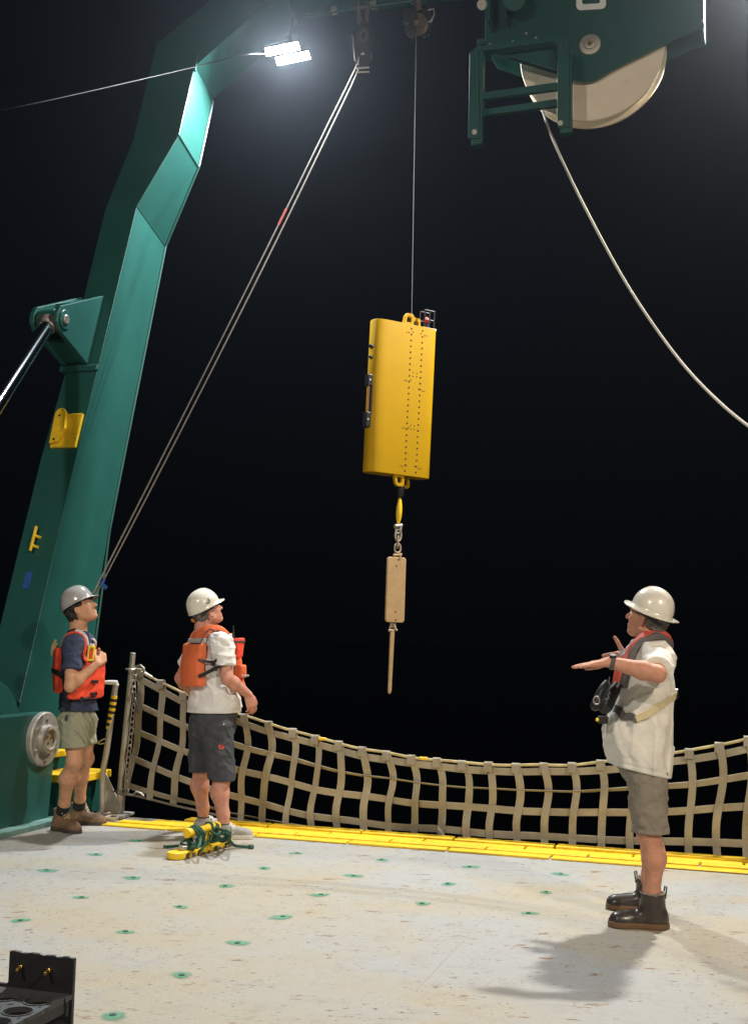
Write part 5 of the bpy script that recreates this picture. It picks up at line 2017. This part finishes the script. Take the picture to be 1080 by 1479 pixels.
    # pale lettering strokes on the pod
    for (x, y, dx, dy) in ((879.5, 998, 1.2, 5), (881, 999, -2.6, 4), (878, 1003, 1.0, 4.5), (877, 1008, -3, 3)):
        p, q = J(x, y, -.2135), J(x+dx, y+dy, -.2135)
        MB().tube([p, q], .0022, 5).build('pale_stroke', MT['reflect'], pod)
    MB().torus(J(861.5, 1012, -.17), np.array([.2, 1, .1]), .021, .0042, 20, 8, .75).build('pull_ring', MT['galv'], pod)
    MB().tube([J(880, 978, -.13), J(879, 986, -.14), J(881, 992, -.14)], .0028, 6).build('oral_tube', MT['grey_web'], pod)
    MB().box(J(871, 1040, -.15), hd, np.array([.1, 1, 0]), Z, .026, .02, .020).build('buckle', MT['dark_steel'], root, smooth=False, bevel=.004)
    MB().sphere(J(862.5, 1040, -.16), .010, 10, 8).build('buckle_button', MT['label_yellow'], root)
    wrap_band(root, 'waist_belt', sf, [J(874, 1016, -.10), J(889, 1026, -.15), J(905, 1034, -.2), J(922, 1036, -.24)], .006, .040, .005, MT['grey_web'])
    wrap_band(root, 'waist_belt', sf, [J(921, 1036, -.24), J(938, 1030, -.24), J(955, 1020, -.2), J(968, 1007, -.12), J(973, 1000, .0)], .008, .036, .005, MT['cream_web'])
    MB().box(stick(sf, J(972, 1002, -.04), .014), nrm([.2, .6, .3]), nrm([1, -.1, 0]), Z, .012, .012, .024).build('belt_clip', MT['black'], root, smooth=False, bevel=.003)
    # wrist watch
    ad = nrm(wrl-ell_)
    wc_ = wrl-ad*.012
    MB().torus(wc_, ad, .0305, .0075, 24, 8).build('watch_strap', MT['grey_web'], root)
    MB().torus(wc_-ad*.010, ad, .0315, .0065, 24, 8).build('watch_strap', MT['grey_web'], root)
    MB().cyl(wc_+Z*.030-np.array([0, .012, 0])-ad*.004, wc_+Z*.042-np.array([0, .016, 0])-ad*.004, .019, n=18).build('watch_case', MT['dark_steel'], root, bevel=.003)


# ------------------------------------------------------------------ middle man, seen from behind
def man_watching():
    Yb = 9.30
    J = lambda x, y, d=0.0: at(x, y, Yb+d)
    root = thing('person', 'man in white hard hat and faded orange life vest standing with back turned', 'person', ground(308, 1208))
    hd = nrm([.85, .53, 0])
    pelvis, chest = J(305, 1050), J(305, 965)
    shr, shl = J(321, 931, -.175), J(287, 930, .175)
    tf, tfr = torso_field(pelvis, chest, shl, shr, hd, 1.12, .05)
    f, l, u = tfr
    hc = J(299, 883.5)
    hfr = frame_of((.86, .51), 26, 0)
    nb = J(296, 918, 0)
    hf, H = head_field(hc, hfr, nb, .066)
    elr, wrr = J(328, 980, -.24), J(358, 1003, -.06)
    ell_, wrl = J(261, 980, .20), J(276, 1000, .42)
    kr, ar = J(320, 1122, -.09), J(323, 1196, -.12)
    kl, al = J(291, 1112, .13), J(293.5, 1187, .20)
    hr, hl = J(314, 1055, -.085), J(296, 1052, .085)
    ar[2] = al[2] = .085
    body = tf+hf+arm_field(shr, elr, wrr, 1.12)+arm_field(shl, ell_, wrl, 1.1)
    body = body+hand_field(wrr, J(366, 1028, -.02)-wrr, np.array([-.7, .6, -.3]), np.array([.75, .55, .1]), (.35, .45, .35), .02, .25, 1.08)
    body = body+hand_field(wrl, J(288, 1006, .5)-wrl, np.array([.4, -.6, -.5]), Z, (.5, .6, .4), .0, .3, 1.0)
    for h_, k_, a_ in ((hl, kl, al), (hr, kr, ar)):
        body = body+leg_field(h_, k_, a_, -hd, 1.08)
        body.cap(np.array([a_[0], a_[1], .06]), np.array([a_[0], a_[1], .04])+hd*.12, .034, .026, .02)
    pts = [hc+Z*.15, hc-hd*.15, hc+hd*.15, al-Z*.08, ar-Z*.08, al+hd*.15, ar+hd*.15, elr, wrr, J(372, 1036, -.1), ell_, wrl, J(290, 1006, .55), shr, shl]
    surface('body', body, *box_of(pts, .09), .0065, MT['skin_pink'], root)
    eyes(H, hfr, root)
    arms = Field()
    arms.cap(shr, shr*.25+elr*.75, .086, .082, .03)
    arms.cap(shl, shl*.25+ell_*.75, .084, .080, .03)
    sk_ = Field()
    sk_.ell(pelvis+f*.012+u*.05, (f, l, u), (.170, .202, .21), .05)
    sk_.ell(pelvis+f*.012-u*.04, (f, l, u), (.176, .206, .21), .05)
    w1, w2 = wrinkle(31, .0065, 26, .7), wrinkle(32, .0050, 58, .8)
    cr1 = creases((5, 4, 34), 6, .010, 33)
    cr2 = creases((20, -10, 16), 6, .010, 34)
    hem = half(J(308, 1029), (0.02, 0, -1))
    cr_, cl_ = half(shr*.33+elr*.67, elr-shr), half(shl*.33+ell_*.67, ell_-shl)
    neck = Field().cap(nb+hfr[0]*.015, hc, .080, .072)

    def shirt(P):
        d = tf(P)-.026
        a = arms(P)
        sl = np.where((P-chest) @ l < 0, smax(a, cr_(P), .008), smax(a, cl_(P), .008))
        d = smin(d, sl, .035)
        d = smin(d, sk_(P), .07)
        d = d+w1(P)+w2(P)+cr1(P)+cr2(P)
        hm = hem(P)
        d = d+.0035*np.exp(-((hm+.024)/.006)**2)
        d = smax(d, hm, .006)
        return smax(d, -neck(P), .01)
    surface('shirt', shirt, *box_of([pelvis-f*.22-l*.25, pelvis+f*.25+l*.25, shl+Z*.12, shr+Z*.1, elr, ell_, nb], .10), .007, MT['white_cotton'], root)
    sh = Field()
    sh.ell(pelvis+Z*.04+f*.015, (f, l, Z), (.172, .194, .16), .04)
    sh.cap(hr+Z*.02, kr+Z*.0, .118, .104, .03)
    sh.cap(hl+Z*.02, kl, .118, .100, .03)
    ws, ws2 = wrinkle(41, .0045, 36, .7), wrinkle(42, .0034, 78, .8)
    hz_r, hz_l = half(J(318, 1127, -.09), (-.05, 0, -1)), half(J(293, 1115, .13), (.05, 0, -1))

    under = tf+leg_field(hl, kl, al, -hd, 1.0)+leg_field(hr, kr, ar, -hd, 1.0)

    def shorts(P):
        h_ = np.where((P-pelvis) @ l < 0, hz_r(P), hz_l(P))
        d = smax(smin(sh(P), under(P)-.014, .02)+ws(P)+ws2(P)+creases((22, 14, 22), 7, .010, 43)(P), h_, .006)
        return smax(d, hem(P)*-1-.045, .006)
    so = surface('shorts', shorts, *box_of([pelvis+Z*.12-f*.2-l*.24, pelvis+f*.2+l*.24, kl, kr], .14), .0065, MT['charcoal'], root)
    fl_ = [stick(shorts, J(x, y, -.22), .004) for x, y in ((303, 1062), (312, 1067), (320, 1071), (328, 1076), (333, 1074))]
    wrap_band(so, 'pocket_flap', shorts, [J(303, 1060, -.22), J(314, 1064, -.22), J(326, 1070, -.22), J(334, 1068, -.2)], .004, .034, .005, MT['charcoal'])
    lg = stick(shorts, J(320.5, 1079, -.22), .002)
    wrap_band(so, 'stitched_logo', shorts, [J(317, 1081, -.22), J(318, 1076, -.22), J(320, 1078, -.22), J(322, 1076, -.22), J(325, 1080, -.22), J(318, 1082.5, -.22)], .0015, .010, .002, MT['red_web'])
    MB().sphere(stick(shorts, J(324.5, 1045, -.2), .001), .008, 8, 6).build('snap', MT['galv'], so)
    # grey running shoes
    for a_, dirn in ((ar, (.97, .12)), (al, (.80, .55))):
        bt, P_, bf, bl_ = shoe(root, 'sneaker', a_, dirn, .300, MT['sneaker'], MT['sneaker_sole'], .105, .032, False, .046, .005, .058, .047)
        laces(bt, P_, bl_, 4, 'white', .082, .112, .56, .40)
        MB().torus(np.array([a_[0], a_[1], .108]), Z, .043, .006, 24, 6).build('collar_pad', MT['sole_dark'], bt)
        for s in (-1, 1):
            MB().tube([P_(.36, s*.0475, .034), P_(.41, s*.0475, .058), P_(.46, s*.049, .038), P_(.50, s*.049, .060)], .0042, 6).build('side_stripe', MT['white'], bt)
    hair_surface(root, hc, hfr, MT['hair_grey'], -.075, .010, 14, .006, .012, .003, .03)
    helmet(root, hc, hfr, MT['helmet_white'], False, .045, .130, .112, .138, tilt=3, ratchet=MT['ratchet'])
    hh = hfr
    ec = stick(lambda P: np.linalg.norm(np.c_[((P-hc) @ hh[0]+.008)/.130, ((P-hc) @ hh[1])/.112, ((P-hc) @ hh[2]-.045)/.138], axis=1)*.125-.125, J(300.5, 867.5, -.13), .002)
    en = nrm((ec-hc-hh[2]*.04))
    MB().torus(ec, en, .020, .0022, 22, 6).build('round_emblem', MT['darkgrey'], root)
    MB().torus(ec, en, .010, .0020, 16, 6).build('round_emblem', MT['darkgrey'], root)

    # life vest: foam back and front, shoulder pieces
    def vest_back(P):
        q = P-chest
        a, b, z = q @ f, q @ l, q @ u
        s = tf(P)-.026
        d = smax(smax(s-.060, -s+.004, .012), a+.045, .02)
        d = smax(d, np.abs(b)-.158, .02)
        d = smax(d, z-.19, .02)
        return smax(d, -.135-z, .03)

    def vest_front(P):
        q = P-chest
        a, b, z = q @ f, q @ l, q @ u
        s = tf(P)-.026
        d = smax(smax(s-.060, -s+.004, .012), .050-a, .02)
        d = smax(d, np.abs(b)-.150, .02)
        d = smax(d, z-.115, .02)
        return smax(d, -.17-z, .03)

    def vest_yoke(P):
        q = P-chest
        a, b, z = q @ f, q @ l, q @ u
        s = tf(P)-.026
        d = smax(smax(s-.030, -s+.002, .008), np.abs(b)-.128, .012)
        d = smax(d, .075-np.abs(b)*(a > -.05)-9*(a <= -.05), .012)
        d = smax(d, .135-z, .012)
        d = smax(d, -neck(P)+.004, .008)
        return d
    bb_ = box_of([chest+f*.26+l*.24-u*.22, chest-f*.26-l*.24+u*.30, chest+f*.26-l*.24, chest-f*.26+l*.24], .03)
    surface('vest_back', vest_back, *bb_, .007, MT['pfd_orange'], root)
    surface('vest_front', vest_front, *bb_, .007, MT['pfd_orange'], root)
    surface('vest_yoke', vest_yoke, *bb_, .006, MT['pfd_orange'], root)
    vb = lambda P: np.minimum(np.minimum(vest_back(P), vest_front(P)), np.minimum(vest_yoke(P), shirt(P)))
    def patch(P):
        q = P-chest
        a, b_, z = q @ f, q @ l, q @ u
        d = smax(vest_yoke(P)-.004, np.abs(z-.205)-.022, .004)
        return smax(d, a-.0, .004)
    surface('reflective_patch', patch, *bb_, .006, MT['reflect'], root)
    wrap_band(root, 'vest_edging', vb, [J(263, 922, -.15), J(275, 921, -.3), J(286, 919, -.3), J(291, 915, -.3), J(297, 908, -.25), J(303, 905, -.2), J(312, 908, -.18)], .005, .008, .006, MT['darkgrey'])
    wrap_band(root, 'waist_belt', vb, [J(292, 978, -.3), J(305, 979, -.35), J(316, 980, -.3), J(326, 981, -.3)], .006, .026, .005, MT['black'])
    wrap_band(root, 'side_strap', vb, [J(291, 953, -.3), J(300, 954, -.3), J(308, 953, -.3)], .006, .018, .005, MT['black'])
    for x, y, w_ in ((300, 955, .020), (303, 979, .024)):
        p = stick(vb, J(x, y, -.3), .010)
        n_ = nrm(grad_of(vb)(p))
        a_ = nrm(np.cross(Z, n_))
        MB().box(p, a_, np.cross(n_, a_), n_, w_, .016, .007).build('buckle', MT['black'], root, smooth=False, bevel=.003)
    # radio pouch with antenna on the chest, lower pocket
    e1, e2 = f, l
    p = J(344, 936, -.06)
    po = MB().box(p, e1, e2, nrm(u+f*.15), .030, .042, .075).build('radio_pouch', MT['pfd_red'], root, smooth=False, bevel=.012)
    MB().box(p+u*.045+f*.004, e1, e2, nrm(u+f*.15), .034, .046, .008).build('pouch_flap', MT['darkgrey'], po, smooth=False, bevel=.003)
    MB().cyl(J(338, 922, -.06), J(337, 904, -.06), .0055, .0045, n=8).build('antenna', MT['black'], po)
    MB().cyl(J(333.5, 923, -.06), J(333, 915, -.06), .013, n=10).build('strobe_light', MT['white'], po)
    MB().box(J(347, 970, -.04), e1, e2, u, .030, .055, .050).build('vest_pocket', MT['pfd_orange'], root, smooth=False, bevel=.014)
    MB().box(J(350, 976, -.04), e1, e2, u, .032, .050, .006).build('pocket_tape', MT['reflect'], root, smooth=False, bevel=.002)


# ------------------------------------------------------------------ left man
def man_clasping():
    Yb = 9.30
    J = lambda x, y, d=0.0: at(x, y, Yb+d)
    root = thing('person', 'man in grey hard hat and navy tee clasping his hands over an orange vest', 'person', ground(105, 1203))
    hd = nrm([.965, -.26, 0])
    pelvis, chest = J(112.5, 1043), J(113, 962)
    shr, shl = J(106, 934, -.175), J(121, 929, .165)
    tf, tfr = torso_field(pelvis, chest, shl, shr, hd, .96, .0)
    f, l, u = tfr
    hc = J(117.5, 880)
    hfr = frame_of((.985, -.17), 27, 0)
    nb = J(114, 921, 0)
    hf, H = head_field(hc, hfr, nb, .056)
    elr, wrr = J(101, 992, -.27), J(140.5, 959, -.20)
    ell_, wrl = J(131, 990, .22), J(147, 958, .0)
    hr, kr, ar = J(110, 1050, -.085), J(107.5, 1098, -.16), J(86, 1172, -.19)
    hl, kl, al = J(117, 1048, .085), J(123, 1096, .10), J(111.5, 1166, .20)
    g_r, g_l = ground(87, 1200), ground(112, 1191)
    ar = g_r+Z*.095
    al = g_l+Z*.095
    body = tf+hf+arm_field(shr, elr, wrr, .98)+arm_field(shl, ell_, wrl, .95)
    body = body+hand_field(wrr, J(149, 950, -.14)-wrr, np.array([.3, .9, -.1]), np.array([-.1, .35, .9]), (.9, 1.3, .9), .0, .35, .98)
    body = body+hand_field(wrl, J(153, 947, -.09)-wrl, np.array([-.3, -.9, .1]), Z, (.8, 1.2, .8), .0, .3, .98)
    for h_, k_, a_ in ((hl, kl, al), (hr, kr, ar)):
        body = body+leg_field(h_, k_, a_, -hd, .98)
    fr_, fl2 = nrm([.78, -.62, 0]), nrm([1, -.04, 0])
    body.cap(np.array([ar[0], ar[1], .06]), np.array([ar[0], ar[1], .04])+fr_*.12, .034, .026, .02)
    body.cap(np.array([al[0], al[1], .06]), np.array([al[0], al[1], .04])+fl2*.12, .034, .026, .02)
    pts = [hc+Z*.15, hc-hd*.15, hc+hd*.15, al-Z*.09, ar-Z*.09, al+fl2*.15, ar+fr_*.15, elr, wrr, J(158, 945, -.2), ell_, wrl, shr, shl]
    surface('body', body, *box_of(pts, .09), .0065, MT['skin_tan'], root)
    eyes(H, hfr, root)
    arms = Field()
    arms.cap(shr, shr*.2+elr*.8, .074, .074, .03)
    arms.cap(shl, shl*.2+ell_*.8, .074, .074, .03)
    sk_ = Field()
    sk_.ell(pelvis+u*.07, (f, l, u), (.138, .178, .17), .05)
    w1, w2 = wrinkle(51, .0050, 30, .7), wrinkle(52, .0042, 62, .9)
    cr1 = creases((6, 4, 32), 6, .009, 53)
    cr2 = creases((22, -8, 14), 6, .009, 54)
    hem = half(J(116, 1026), (-.02, 0, -1))
    cr_, cl_ = half(shr*.40+elr*.60, elr-shr), half(shl*.40+ell_*.60, ell_-shl)
    neck = Field().cap(nb+hfr[0]*.012, hc, .070, .066)

    def shirt(P):
        d = tf(P)-.022
        a = arms(P)
        sl = np.where((P-chest) @ l < 0, smax(a, cr_(P), .008), smax(a, cl_(P), .008))
        d = smin(d, sl, .035)
        d = smin(d, sk_(P), .06)
        d = d+w1(P)+w2(P)+cr1(P)+cr2(P)
        hm = hem(P)
        d = d+.0035*np.exp(-((hm+.024)/.006)**2)
        d = smax(d, hm, .006)
        return smax(d, -neck(P), .01)
    surface('shirt', shirt, *box_of([pelvis-f*.2-l*.24, pelvis+f*.24+l*.24, shl+Z*.12, shr+Z*.1, elr, ell_, nb], .10), .007, MT['navy'], root)
    sh = Field()
    sh.ell(pelvis, (f, l, Z), (.142, .180, .14), .04)
    sh.cap(hr+Z*.02, kr+Z*.03, .106, .104, .03)
    sh.cap(hl+Z*.02, kl+Z*.03, .106, .100, .03)
    ws, ws2 = wrinkle(61, .0042, 38, .7), wrinkle(62, .0034, 78, .8)
    hzr, hzl = half(J(107, 1080, -.15), (.06, 0, -1)), half(J(124, 1076, .1), (.12, 0, -1))

    under = tf+leg_field(hl, kl, al, -hd, 1.0)+leg_field(hr, kr, ar, -hd, 1.0)

    def shorts(P):
        h_ = np.where((P-pelvis) @ l < 0, hzr(P), hzl(P))
        d = smax(smin(sh(P), under(P)-.014, .02)+ws(P)+ws2(P)+creases((22, 14, 22), 7, .010, 43)(P), h_, .006)
        return smax(d, hem(P)*-1-.045, .006)
    so = surface('shorts', shorts, *box_of([pelvis+Z*.12-f*.2-l*.24, pelvis+f*.2+l*.24, kl, kr], .14), .0065, MT['sage'], root)
    wrap_band(so, 'pocket_welt', shorts, [J(99, 1037, -.25), J(100, 1046, -.25), J(103, 1057, -.25), J(110, 1063, -.25)], .001, .006, .003, MT['sage'])
    MB().cyl(stick(shorts, J(93, 1030, -.2), .008), stick(shorts, J(92, 1040, -.2), .008), .011, n=8).build('belt_tool', MT['black'], so)
    # lace-up work boots and socks
    for a_, dirn in ((ar, fr_), (al, fl2)):
        bt, P_, bf, bl_ = shoe(root, 'boot', a_, dirn, .305, MT['boot_brown'], MT['sole_dark'], .160, .030, True, .048, .005, .064, .056)
        laces(bt, P_, bl_, 5, 'lace', .092, .165, .54, .42)
        MB().torus(np.array([a_[0], a_[1], .160]), Z, .051, .008, 26, 8).build('boot_cuff', MT['boot_brown'], bt)
    for a_, k_ in ((ar, kr), (al, kl)):
        dn = nrm(k_-a_)
        MB().cyl(a_+dn*.05, a_+dn*.125, .047, .0475, n=24).build('sock', MT['sock'], root)
    hair_surface(root, hc, hfr, MT['hair_dark'], -.105, .018, 24, .006, .03, .005, .035)
    helmet(root, hc, hfr, MT['helmet_grey'], False, .048, .132, .112, .140, tilt=3)

    def vest_front(P):
        q = P-chest
        a, b, z = q @ f, q @ l, q @ u
        s = tf(P)-.018
        d = smax(smax(s-.060, -s+.004, .012), -.035-a, .02)
        d = smax(d, z-(-.035+.55*np.clip(a-.02, 0, .14)), .02)
        d = d+.002*np.sin(z*70+2*np.sin(b*20))
        d = smax(d, -.245-z, .03)
        return smax(d, .004-np.abs(b)*(a > .1)-9*(a <= .1), .006)

    def vest_back(P):
        q = P-chest
        a, b, z = q @ f, q @ l, q @ u
        s = tf(P)-.018
        d = smax(smax(s-.050, -s+.004, .012), a+.060, .02)
        d = smax(d, np.abs(b)-.150, .02)
        d = smax(d, z-.145, .02)
        return smax(d, -.20-z, .03)
    bb_ = box_of([chest+f*.26+l*.24-u*.30, chest-f*.26-l*.24+u*.28, chest+f*.26-l*.24, chest-f*.26+l*.24], .03)
    surface('vest_front', vest_front, *bb_, .007, MT['pfd_red'], root)
    surface('vest_back', vest_back, *bb_, .007, MT['pfd_red'], root)
    vb = lambda P: np.minimum(np.minimum(vest_front(P), vest_back(P)), shirt(P))
    wrap_band(root, 'shoulder_strap', vb, [J(90, 935, -.12), J(97, 922, -.12), J(104, 915, -.12), J(113, 920, -.14), J(121, 932, -.16), J(126, 950, -.18), J(128, 965, -.18)], .006, .034, .010, MT['pfd_red'])
    wrap_band(root, 'shoulder_strap', vb, [J(100, 930, .12), J(108, 913, .12), J(117, 914, .12), J(128, 928, .10), J(134, 945, .08)], .006, .036, .010, MT['pfd_red'])
    wrap_band(root, 'collar_patch', vb, [J(112, 917, -.10), J(118, 925, -.13), J(122, 933, -.14)], .014, .040, .006, MT['reflect'])
    wrap_band(root, 'collar_patch', vb, [J(127, 920, .0), J(131, 926, .02), J(135, 932, .02)], .014, .036, .006, MT['reflect'])
    wrap_band(root, 'neck_patch', vb, [J(100, 915, -.06), J(105, 913, -.09), J(111, 916, -.10)], .016, .028, .005, MT['black'])
    wrap_band(root, 'side_webbing', vb, [J(80, 968, -.1), J(86, 975, -.18), J(91, 985, -.22), J(93, 1000, -.22), J(96, 1015, -.22), J(96, 1026, -.2)], .007, .034, .006, MT['black'])
    wrap_band(root, 'side_webbing', vb, [J(93, 998, -.25), J(101, 999, -.27), J(108, 997, -.27)], .009, .030, .006, MT['black'])
    wrap_band(root, 'vest_trim', vb, [J(122, 1017, -.3), J(130, 1016, -.3), J(141, 1013, -.25), J(150, 1008, -.15)], .002, .012, .010, MT['darkgrey'])
    for x, y in ((147.5, 984), (146.5, 1002)):
        p = stick(vb, J(x, y, -.2), .008)
        MB().box(p, f, l, u, .022, .026, .012).build('buckle', MT['black'], root, smooth=False, bevel=.004)
    p = stick(vb, J(123, 1014, -.3), .006)
    MB().box(p, f, l, u, .010, .010, .018).build('buckle', MT['black'], root, smooth=False, bevel=.003)
    # reflective rope and knife on the back, strobe in its yellow and red sleeve
    for i in range(3):
        MB().tube([J(80+2*i, 925+5*i, -.06), J(76+1.2*i, 935+4*i, -.09), J(75+i, 945+2*i, -.08)], .014, 8).build('throw_line', MT['cream_web'], root)
    p = J(131.5, 944, -.19)
    e = nrm(u+np.array([.12, 0, 0]))
    lb = MB().box(p, nrm(np.array([1, .15, 0])), nrm(np.array([-.15, 1, 0])), e, .026, .022, .058).build('strobe_sleeve', MT['label_yellow'], root, smooth=False, bevel=.008)
    MB().box(p-np.array([-.004, .0225, .006]), nrm(np.array([1, .15, 0])), nrm(np.array([-.15, 1, 0])), e, .014, .001, .034).build('red_panel', MT['label_red'], lb, smooth=False)
    for dz in (.040, .030):
        MB().box(p-np.array([-.004, .0225, 0])+e*dz, nrm(np.array([1, .15, 0])), nrm(np.array([-.15, 1, 0])), e, .012, .001, .003).build('print_bar', MT['black'], lb, smooth=False)
    MB().cyl(p+e*.058, p+e*.072, .018, n=14).build('strobe_cap', MT['white'], lb)


man_signalling()
man_watching()
man_clasping()


# ------------------------------------------------------------------ thin haze volume, added to stand in for lens bloom at the lamps
hz = MB().box(np.array([0, 0, 5.0]), np.array([1., 0, 0]), np.array([0, 1., 0]), Z, 950, 950, 9.6).build('haze', None if False else MT['white'], smooth=False, origin=(0, 0, 0))
hm = bpy.data.materials.new('glow_haze')
hm.use_nodes = True
hm.node_tree.nodes.remove(hm.node_tree.nodes['Principled BSDF'])
pv = hm.node_tree.nodes.new('ShaderNodeVolumePrincipled')
pv.inputs['Color'].default_value = (0.78, 0.87, 1.0, 1)
pv.inputs['Density'].default_value = HAZE
pv.inputs['Anisotropy'].default_value = 0.88
hm.node_tree.links.new(pv.outputs['Volume'], hm.node_tree.nodes['Material Output'].inputs['Volume'])
hz.data.materials.clear()
hz.data.materials.append(hm)
hz['kind'] = 'stuff'
